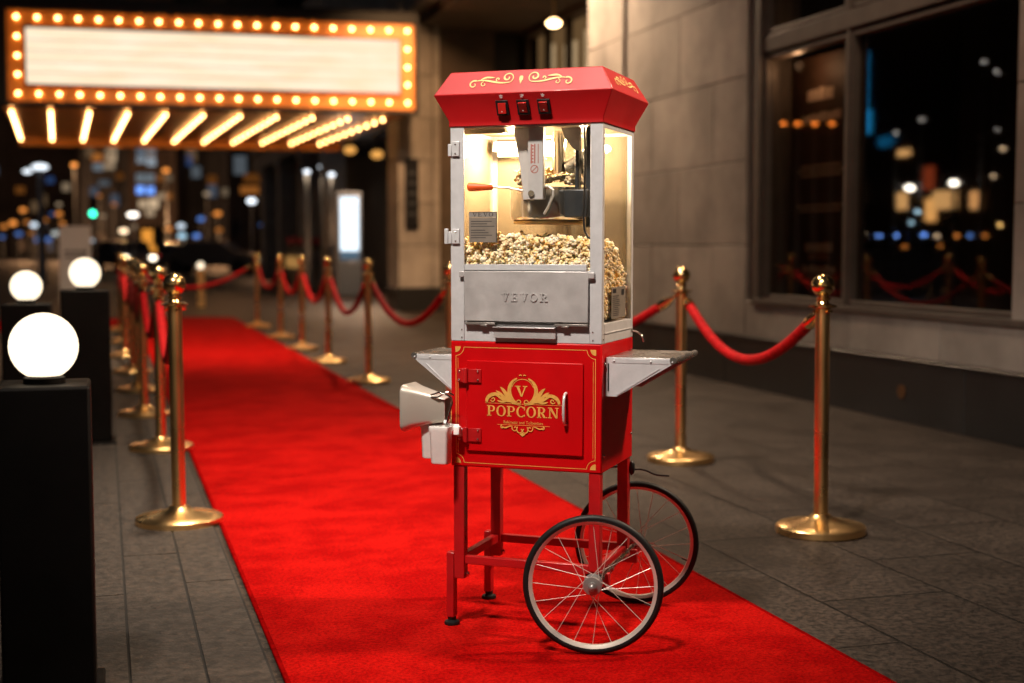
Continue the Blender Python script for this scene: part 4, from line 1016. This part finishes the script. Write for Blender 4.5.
WP = pbr('white_post', (.22, .20, .18), .5)
for px, py, Y, l in ((307, 174, 31.5, 'pale lamp post in front of the columned building, lower of the three'), (322, 169, 33, 'pale lamp post between the other two by the counter'), (331.5, 177, 30.5, 'pale lamp post beside the glowing display case')):
    street_lamp(at(px, py, Y), [(0, .05, .105, 1)], (.85, .92, 1), 2.4, l, WP, .07, 'pale lamp posts by the columned building')
    lightobj('post_light', 'SPOT', (at(px, py, Y).x, Y-.18, at(px, py, Y).z+.02), 6, (1, .8, .6), None, shadow_soft_size=.03, spot_size=2.9, spot_blend=.5)
O_, WB, PE, BL, CY, RD = (1, .33, .06), (.75, .88, 1), (1, .72, .45), (.16, .36, 1), (.5, .8, 1), (1, .1, .08)
# low city lamps: px, py, depth, colour, radius, strength, size word
low = [(74,165,95,O_,.30,2.6),(166,170.5,95,O_,.32,2.2),(99,196,110,O_,.3,.6),(114,204.5,110,O_,.3,.6),(23,210,120,O_,.42,1.6),(45,220,120,O_,.34,.8),(59,214,120,O_,.40,1.3),(62.5,223,120,O_,.34,1.0),(13,223,120,O_,.46,1.8),(4,226.5,120,O_,.4,1.0),
       (27,222,120,O_,.36,.7),(34,225,110,WB,.40,2.0),(41.7,226,110,WB,.40,1.6),(55,233.5,110,(.7,.75,.72),.38,1.2),(18.7,234,110,BL,.40,.6),(48,239.6,110,BL,.40,.7),(37,240,110,BL,.3,.6),(2,237,110,BL,.3,.6),(31,233,110,O_,.3,.5),
       (92.6,242,100,BL,.34,2.4),(168,229,100,O_,.36,1.3),(181,226,100,BL,.40,1.7),(182,236,100,CY,.42,1.5),(187,244,100,PE,.42,1.6),(196.5,236,100,BL,.36,1.2),(201,219,100,BL,.36,.9),(217.5,213.7,100,O_,.40,1.2),(235.6,216.5,100,PE,.34,.5),
       (207,194,100,PE,.34,.5),(251.5,201,60,CY,.27,3.2),(264.8,184,60,CY,.26,1.8),(264,197.6,60,PE,.24,1.1),(264,225,60,BL,.24,1.2),(219,230,90,O_,.34,.5),(234,183,90,PE,.3,.35),(373.8,207,52,WB,.17,1.8),(383.8,226.8,52,CY,.19,1.7),(390,172,52,BL,.15,1.2),(59,204.5,120,PE,.34,.45),(52,214,120,BL,.3,.35),(134,227,90,PE,.3,.6),(143,229,90,PE,.3,.5),(103,216,100,PE,.3,.35)]
words_ = {O_: 'orange', WB: 'cool white', PE: 'peach', BL: 'blue', CY: 'pale cyan'}
places = ['low in the far city under the marquee', 'glowing beyond the sign board', 'glimmering between the far towers', 'burning beyond the carpet end']
for i, (px, py, Y, c, r, s) in enumerate(low):
    p = at(px, py, Y)
    street_lamp(p, [(0, 0, r, 1)], c, s*.75, 'far %s street lamp %s' % (words_.get(c, 'greyish white'), places[0 if px < 60 else 1 if px < 130 else 2 if px < 215 else 3]), POLE, .05, '%s street lamps of the far city, %s' % (words_.get(c, 'greyish white'), places[0 if px < 60 else 1 if px < 130 else 2 if px < 215 else 3]))
for (px, py, Y) in ((74,165,95),(23,210,110),(62,214,108),(168,229,95),(120,200,98),(219,214,90),(264,184,58)):
    q = at(px, py, Y-1.2); lightobj('sodium_light', 'POINT', (q.x, q.y, max(q.z, 3.0)), 600 if Y > 60 else 120, (1, .5, .22), None, shadow_soft_size=.12)
# amber canopy lamps near the display case
for px, py, l in ((350, 150, 'amber lantern hanging beyond the marquee edge'), (377, 154.5, 'amber lantern hanging beside the pale pier')):
    p = at(px, py, 27.5); t = thing('hanging_lantern', l, 'lantern', p, 0, 'amber lanterns past the marquee')
    mb = MB(); mb.cyl((0,0,.10), (0,0,2.0), .012, n=8); mb.lathe([(.001,.13),(.06,.12),(.13,.085),(.13,.08),(.001,.08)], 16); mk('shade', mb, DKM, t)
    mb = MB(); mb.sph((0,0,0), .115, 14, sc=(1.1, 1, .75)); mk('lamp_glass', mb, emi('amber_lantern', (1, .46, .1), .9), t)
    lightobj('lantern_light', 'SPOT', (0, 0, -.10), 240, (1, .6, .34), t, shadow_soft_size=.03, spot_size=2.9, spot_blend=.5)
# traffic light
p = at(93.7, 213.7, 60); t = thing('traffic_light', 'traffic light showing green over the far street', 'traffic light', (p.x, p.y, -.13))
mb = MB(); mb.cyl((0,.12,0), (0,.12,p.z+.3), .06, n=10); mk('pole', mb, POLE, t)
mb = MB(); mb.box((-.17,-.12,p.z-.12), (.17,.12,p.z+.9)); hd = mk('housing', mb, BLK, t, bevel=.02)
for k, (c, s) in enumerate((((.05, 1, .55), 5.5), ((.1, .06, 0), .02), ((.1, 0, 0), .02))):
    mb = MB(); mb.cyl((0,-.125,p.z+.13+k*.28), (0,-.14,p.z+.13+k*.28), .125, n=20); mk('signal_lens', mb, emi('signal%d' % k, c, s), hd)

# city buildings with lit windows
def city(name_label, px0, px1, Y, height, col, wins, dim=0, seed=0):
    p0 = at(px0, 246, Y); p1 = at(px1, 246, Y); xc = (p0.x+p1.x)/2; hw = (p1.x-p0.x)/2
    t = thing('city_building', name_label, 'building', (xc, Y, -.13))
    mb = MB(); mb.box((-hw, 0, 0), (hw, 14, height))
    z = 3.2
    while z < height-1: mb.box((-hw-.02, -.10, z), (hw+.02, 0.02, z+.18)); z += 3.4
    for i in range(5): x = -hw+2*hw*i/4; mb.box((x-.12, -.14, 0), (x+.12, -.005, height+.4))
    mk('wall', mb, col, t, smooth=0)
    for (px, py, c, s, w, h) in wins:
        p = at(px, py, Y-.2); x = p.x-xc; z = p.z+.13
        w *= .75; h *= .75; s *= .6
        mb = MB(); mb.box((x-w/2-.08, -.16, z-h/2-.08), (x+w/2+.08, -.145, z+h/2+.08)); f = mk('window_frame', mb, DKM, t, smooth=0)
        mb = MB(); mb.box((x-w/2, -.19, z-h/2), (x+w/2, -.165, z+h/2)); mk('lit_window', mb, emi('win_%d_%d_%d' % (int(c[0]*99), int(c[2]*99), int(s*20)), c, s), f, smooth=0)
    rn_ = random.Random(seed)
    for i in range(dim):
        x = rn_.uniform(-hw+.6, hw-.6); z = rn_.choice([1.2, 1.9, 4.9, 5.5, 8.3, 8.9, 11.7])
        mb = MB(); mb.box((x-.35, -.19, z-.5), (x+.35, -.165, z+.5)); mk('dim_window', mb, emi('dimwin%d' % (i % 3), ((1, .6, .3), (.5, .6, .8), (1, .45, .2))[i % 3], .10), t, smooth=0)
    return t
CB1 = pbr('city_brown', (.06, .042, .034), .8, 0, var=.4, vscale=.3); CB2 = pbr('city_grey', (.045, .045, .052), .8, 0, var=.4, vscale=.3)
city('wide dark office block at the end of the far street', -60, 82, 130, 22, CB1, [(66,187,PE,.35,1.0,1.0),(20,190,O_,.2,1.2,.9),(50,180,BL,.2,1.0,.8)], 14, 1)
city('dark tower with a cluster of orange and white lit windows', 84, 128, 112, 30, CB2, [(96.6,157,O_,.55,1.1,.9),(111,154,PE,.8,1.1,1.6),(98,167,WB,.28,1.1,.8),(109,165.5,PE,.5,1.2,.8),(104,183,WB,.15,1.2,.6),(120,176,O_,.15,.8,.8)], 8, 2)
city('slim tower with a pair of blue windows', 132, 176, 104, 34, CB1, [(141,153,WB,.5,.9,2.0),(151,155,WB,.6,.9,2.2),(140.5,178,WB,.25,.9,.9),(150,178,WB,.28,.9,.9),(140.3,190,BL,2.6,.75,.75),(150.4,190.6,BL,2.3,.75,.75),(161,178,O_,.3,.9,.6),(168,178,PE,.22,.8,.6),(161,196,PE,.5,.8,.6),(168,196,O_,.4,.8,.6),(143,204,PE,.8,.9,.8),(153.5,203.4,PE,1.0,1.0,1.0),(150,213,PE,.65,.9,.6)], 4, 3)
city('dark building with few lit windows behind the slim brass light', 178, 232, 108, 26, CB2, [(196,172,WB,.15,1.0,1.2),(212,180,O_,.15,1.0,1.0),(226,192,PE,.2,.9,.8),(188,160,BL,.2,.9,1.2)], 8, 4)
city('near dark building with a dull orange sign panel beyond the posts', 232, 276, 66, 20, CB1, [(249.5,190,O_,.35,1.2,.5),(252,178,O_,.12,1.1,.6),(240,165,WB,.10,.8,1.2)], 3, 5)
# orange advertising column
p = at(149, 241, 70); t = thing('lit_kiosk', 'small kiosk glowing orange in the far street', 'kiosk', (p.x, p.y, -.13))
mb = MB(); mb.box((-.55,0,0), (.55,.9,2.1)); mb.box((-.65,-.1,2.1), (.65,1,2.2)); mk('cabin', mb, DKM, t)
mb = MB(); mb.box((-.36,-.02,1.2), (.2,-.005,2.05)); mb.box((-.1,-.02,.6), (.36,-.005,1.19)); mk('lit_front', mb, emi('kiosk_orange', (1, .38, .05), .85), t, smooth=0)
# cars in the far street
def make_car():
    r = thing('parked_car', '', 'car', group='cars in the far street')
    prof = [(-2.1,.35),(-2.1,.75),(-1.9,.9),(-1.2,.98),(-.6,1.42),(.8,1.45),(1.5,1.0),(2.05,.9),(2.1,.35)]
    mb = MB(); mb.prism(prof, lambda x, y: (-.85, x, y), lambda x, y: (.85, x, y)); mk('body', mb, pbr('car_paint', (.09, .08, .08), .3, .3, coat=.6), r, bevel=.06)
    mb = MB(); mb.prism([(-1.18,1.0),(-.62,1.38),(-.58,1.36),(-1.1,.99)], lambda x, y: (-.7, x-.03, y), lambda x, y: (.7, x-.03, y)); mk('windscreen', mb, BLK, r)
    for sx in (-1, 1):
        for y in (-1.35, 1.35):
            mb = MB(); mb.cyl((sx*.70, y, .33), (sx*.88, y, .33), .33, n=20); mk('wheel', mb, RUB, r)
        mb = MB(); mb.sph((sx*.62, -2.1, .68), .13, 12, sc=(1.2, .4, .8)); mk('headlight', mb, emi('headlight', (1, .86, .66), 5), r)
        mb = MB(); mb.box((sx*.62-.12, 2.08, .75), (sx*.62+.12, 2.115, .85)); mk('tail_light', mb, emi('taillight', (1, .05, .03), 1.2), r)
    return r
c0 = make_car(); c0.location = (at(125.5, 249.5, 62).x, 62, -.13); c0.rotation_euler = (0, 0, .55); c0['label'] = 'dark car with its headlights on beyond the carpet end'
for px, Y, rz, lab in ((105, 70, 1.35, 'dark car parked side-on by the sign board in the far street'), (160, 74, .1, 'dark car facing the camera beside the orange kiosk'), (212, 58, 1.5, 'dark car parked side-on behind the slim brass light')):
    c = copy_tree(c0); c.location = (at(px, 249, Y).x, Y, -.13); c.rotation_euler = (0, 0, rz); c['label'] = lab
for (px, py, c, r, s, l) in ((132.8, 214.8, (1,.9,.78), .22, 4, 'twin cream street lamp high over the parked cars'), (123.6, 231, PE, .25, 2.6, 'peach street lamp over the parked cars')):
    street_lamp(at(px, py, 60), [(0, 0, r, 1.5 if py < 220 else 1)], c, s, l)

# across the road (seen mirrored in the big window)
def mir(px, py, Yv):                      # real place of something seen at px,py in the window
    q = at(px, py, Yv); a = q.x*NX+q.y*NY; b = -q.x*NY+q.y*NX
    return S(2*(WA+.088)-a, b, q.z)
row = thing('shop_row', 'low row of shops across the road with glowing fronts', 'building', S(-17.5, 33), PH)
mb = MB(); mb.box((-6, -12, -.13), (-1.0, 30, 9)); mk('wall', mb, CB1, row, smooth=0)
inv = row.matrix_basis.inverted()
def rowpiece(name, px, py, Yv, w, h, c, s):
    iv = Matrix.LocRotScale(row.location, row.rotation_euler, None).inverted(); q = iv@mir(px, py, Yv)
    for _ in range(30):
        Yv += (q.x+.95)*1.2; q = iv@mir(px, py, Yv)
    mb = MB(); w *= .8; h *= .75; s *= .6
    mb = MB(); mb.box((-.98, q.y-w/2, q.z-h/2), (-.90, q.y+w/2, q.z+h/2)); mk(name, mb, emi(name+'%d' % int(px), c, s), row, smooth=0)
Yr = 42
for px, py, w, h, c, s in ((885+18,201,1.15,.85,(1,.55,.2),7),(945,200,1.7,.85,(1,.55,.2),7),(931,210,.75,1.1,(1,.5,.15),9),(976,200,.7,.8,(1,.5,.18),8),(858,195,.5,.9,(1,.6,.3),4),(903,153,1.1,.35,(1,.45,.1),1.6)): rowpiece('lit_shopfront', px, py, Yr, w, h, c, s)
rowpiece('red_sign', 929, 178, Yr, .75, 1.1, (1, .16, .05), 1.8)
for px, py, w, h, s in ((865, 72, .5, 2.0, 4), (865, 100, .4, 1.6, 4), (867, 122, .75, 1.2, 4.5), (884, 142, .8, .5, 2), (893, 140, .7, .5, 1.5)): rowpiece('blue_neon_sign', px, py, Yr, w, h, (.02, .33, .75), s)
def mirror_lamp(px, py, c, r, s, label, Yv=34, sx=1):
    p = mir(px, py, Yv); street_lamp(p, [(0, 0, r*.7, sx)], c, s*.75, label, POLE, .05, 'lamps across the road mirrored in the window')
mirror_lamp(910, 188, (1,.92,.8), .2, 60, 'white twin lamp mirrored over the lit shopfronts, near the red sign', sx=1.4)
mirror_lamp(954, 183, (1,.92,.8), .2, 60, 'white twin lamp mirrored over the lit shopfronts, away from the red sign', sx=1.4)
for px, py in ((922,120),(896,133),(997,130),(984,62),(997,72)): mirror_lamp(px, py, (.9,.85,.8), .12, 9, 'dim pale lamp mirrored high in the window' )
for px, py, c, s in ((918,212,CY,18),(911,223,CY,12),(861,235,PE,20),(879,236,BL,14),(896,236,BL,22),(924,235,BL,26),(937,236,PE,10),(957,236,O_,9),(1001,225,(1,.6,.2),30),(994,176,PE,14),(1003,149,PE,12),(970,236,BL,9),(985,236,O_,7),(940,246,O_,5),(905,247,O_,5)):
    mirror_lamp(px, py, c, .15, s, 'small %s lamp mirrored low in the window' % words_.get(c, 'amber'))
for k, px in enumerate((783, 798, 815, 832)): mirror_lamp(px, 124, (1, .24, .03), .14, 12, 'orange lamp mirrored in the narrow window, in a row of four', 26)

# entrance downlights
def downlight(a, b, z, label, e, col=(1, .62, .3), size=1.9, blend=.8, tilt=None, vis=6, r=.07):
    t = thing('downlight', label, 'ceiling light', S(a, b, z), PH)
    mb = MB(); mb.lathe([(.11, .0), (.115, -.015), (.09, -.02), (.085, .0)], 24, closed=True); mk('trim_ring', mb, BRASSB, t)
    mb = MB(); mb.cyl((0,0,0), (0,0,.42), .02, n=8); mk('drop_rod', mb, BRASSB, t)
    mb = MB(); mb.sph((0,0,-.03), r, 16, sc=(1, 1, .6)); mk('lamp_glass', mb, emi('downlight_glass%d' % vis, (1, .66, .32), vis), t)
    l = lightobj('downlight_beam', 'SPOT', (0, 0, -.09), e, col, t, spot_size=size, spot_blend=blend, shadow_soft_size=.06)
    if tilt: l.rotation_euler = tilt
downlight(6.10, 18.3, 4.24, 'glowing round downlight in the entrance ceiling', 700, vis=14, r=.10)

bs = thing('fill_shop', 'made-up shop behind the camera, its glowing windows added for fill light', 'building', (-1.5, -11, 0), 0)  # added unseen shopfront, gives soft fill and something for the brass to reflect
mb = MB(); mb.box((-11, -6, -.13), (9, -.2, 8)); mb.box((-11, -.2, 3.9), (9, .5, 4.3))
for i in range(8): mb.box((-11+i*2.75, -.2, -.13), (-10.55+i*2.75, .05, 3.9))
mk('wall', mb, CB1, bs, smooth=0)
for i in range(7):
    x = -10.5+i*2.75; mb = MB(); mb.box((x, -.19, .45), (x+2.2, -.1, 3.6)); w_ = mk('lit_window', mb, emi('fill_window_glow', (1, .74, .48), .35), bs, smooth=0)  # window-shaped glowing panels, the source of the added fill
    mb = MB(); mb.box((x+1.07, -.1, .45), (x+1.13, -.05, 3.6)); mb.box((x, -.1, 2.7), (x+2.2, -.051, 2.76)); mk('glazing_bar', mb, DKM, w_, smooth=0)
# wall washers above the pavement, and tall lamps overhead, all of them added or assumed (outside the frame)
def washer(a, b, z, e, label, aim, col=(1, .56, .26), size=1.5, soft=.15, blend=.9):
    t = thing('added_wall_lantern', label, 'wall light', S(a, b, z), PH)
    mb = MB(); mb.cyl((0,0,.02), (0,0,.3), .12, .05, n=16); mb.box((0,-.02,.2), (WA-a, .02, .24)); mk('shade', mb, DKM, t)
    mb = MB(); mb.sph((0,0,.02), .07, 12); mk('lamp_glass', mb, emi('washer_glass', (1, .62, .3), 8), t)
    l = lightobj('added_lantern_beam', 'SPOT', (0, 0, -.08), e, col, t, spot_size=size, spot_blend=blend, shadow_soft_size=soft)
    d = (S(*aim[:2], aim[2])-S(a, b, z-.08)); q = d.to_track_quat('-Z', 'Y'); l.rotation_euler = (Matrix.Rotation(-PH, 4, 'Z')@q.to_matrix().to_4x4()).to_euler()
washer(3.8, 13.6, 5.0, 1150, 'wall lantern assumed out of view high on the stone wall by the entrance', (4.9, 12.4, 1.2), col=(1, .70, .45), size=2.0)  # assumed lamp out of view, gives the warm light on the end wall
washer(3.9, 7.2, 4.7, 170, 'unseen lantern added over the big window to brighten pavement and wall', (3.4, 7.4, 0), col=(1, .72, .50), size=2.3)  # added lamp out of view, lifts the pavement and lower wall
washer(4.3, 17.2, 5.3, 1500, 'unseen lantern added high on the facade to brighten the pale pier', (4.9, 22.3, 2.0), size=1.1)  # added lamp out of view, aimed at the pier to brighten it

washer(4.25, 3.2, 4.4, 1300, 'unseen lantern added over the shop windows as fill for the cart side', (.6, 4.0, .9), col=(1, .74, .52), size=.75, soft=.2)  # added fill lamp out of view, brightens the cart's dark side

def tall_lamp(name, label, head, pole, energy, col, aim, size, blend=1.0, soft=.3):
    t = thing('added_tall_lamp', label, 'street lamp', (head[0], head[1], 0)); h = head[2]; px, py = pole
    mb = MB(); mb.cyl((px, py, -.13), (px, py, h-.15), .08, .05, n=16)
    mb.tube([(px, py, h-.2), (px*.8, py*.8, h+.03), (px*.3, py*.3, h+.12), (0, 0, h+.10)], .035, 10); mb.lathe([(.26, h), (.30, h+.02), (.25, h+.10), (.05, h+.14), (.001, h+.14)], 24); mk('pole', mb, POLE, t)
    mb = MB(); mb.lathe([(.001, h-.005), (.24, h-.005), (.25, h+.01)], 24); mk('lamp_glass', mb, emi('key_glass', (1, .86, .68), 14), t)
    l = lightobj(name, 'SPOT', (0, 0, h-.04), energy, col, t, spot_size=size, spot_blend=blend, shadow_soft_size=soft)
    l.rotation_euler = (Vector(aim)-Vector((head[0], head[1], h-.04))).to_track_quat('-Z', 'Y').to_euler()
    return t
tall_lamp('assumed_key_beam', 'tall lamp assumed above the pavement, out of view, as key light for the cart', (-1.25, 1.25, 5.3), (-1.5, -1.6), 2900, (1, .88, .76), (.12, 4.45, 1.25), .86)  # assumed lamp out of view, serves as the key light on the cart
tall_lamp('carpet_fill_beam', 'tall lamp added over the middle of the red carpet, unseen, to brighten it', (-1.0, 6.4, 5.6), (-3.9, -.8), 2000, (1, .80, .60), (-1.05, 6.9, 0), 1.5)  # added lamp out of view, makes the mid carpet the brightest stretch
tall_lamp('far_fill_beam', 'tall lamp added out of view to brighten the far red carpet', (-3.3, 13.2, 5.9), (-4.2, -.8), 2600, (1, .74, .50), (-3.9, 16.2, 0), 1.9)  # added lamp, lifts the far carpet, the far posts and the sign board

# ================================================================== WORLD, SUN, CAMERA
w = bpy.data.worlds.new('World'); scene.world = w; w.use_nodes = True
nt = w.node_tree; bg = nt.nodes['Background']
sky = nt.nodes.new('ShaderNodeTexSky'); sky.sky_type = 'NISHITA'; sky.sun_disc = False
sky.sun_elevation = math.radians(-4.0); sky.sun_rotation = math.radians(200); sky.air_density = 1.0; sky.dust_density = 2.0
nt.links.new(sky.outputs[0], bg.inputs[0]); bg.inputs[1].default_value = .4
sun = bpy.data.lights.new('moon', 'SUN'); sun.energy = .02; sun.angle = math.radians(10); sun.color = (.8, .85, 1)
so = bpy.data.objects.new('moon', sun); COL.objects.link(so); so.rotation_euler = (math.radians(40), 0, math.radians(-30))

cam = bpy.data.cameras.new('camera'); co = bpy.data.objects.new('camera', cam); COL.objects.link(co)
co.location = (0, 0, 1.11); co.rotation_euler = (PI/2-.0707, 0, 0)
cam.sensor_width = 36; cam.lens = 1359.8/1024*36; cam.clip_end = 1000; cam.clip_start = .05
cam.dof.use_dof = True; cam.dof.focus_distance = 3.82; cam.dof.aperture_fstop = 1.85
scene.camera = co
scene.view_settings.view_transform = 'Standard'; scene.view_settings.look = 'None'; scene.view_settings.gamma = 1; scene.view_settings.exposure = 0
scene.render.resolution_x = 1024; scene.render.resolution_y = 683
cy = scene.cycles
cy.use_denoising = True; cy.max_bounces = 8; cy.transparent_max_bounces = 16; cy.sample_clamp_indirect = 6; cy.caustics_reflective = False; cy.caustics_refractive = False
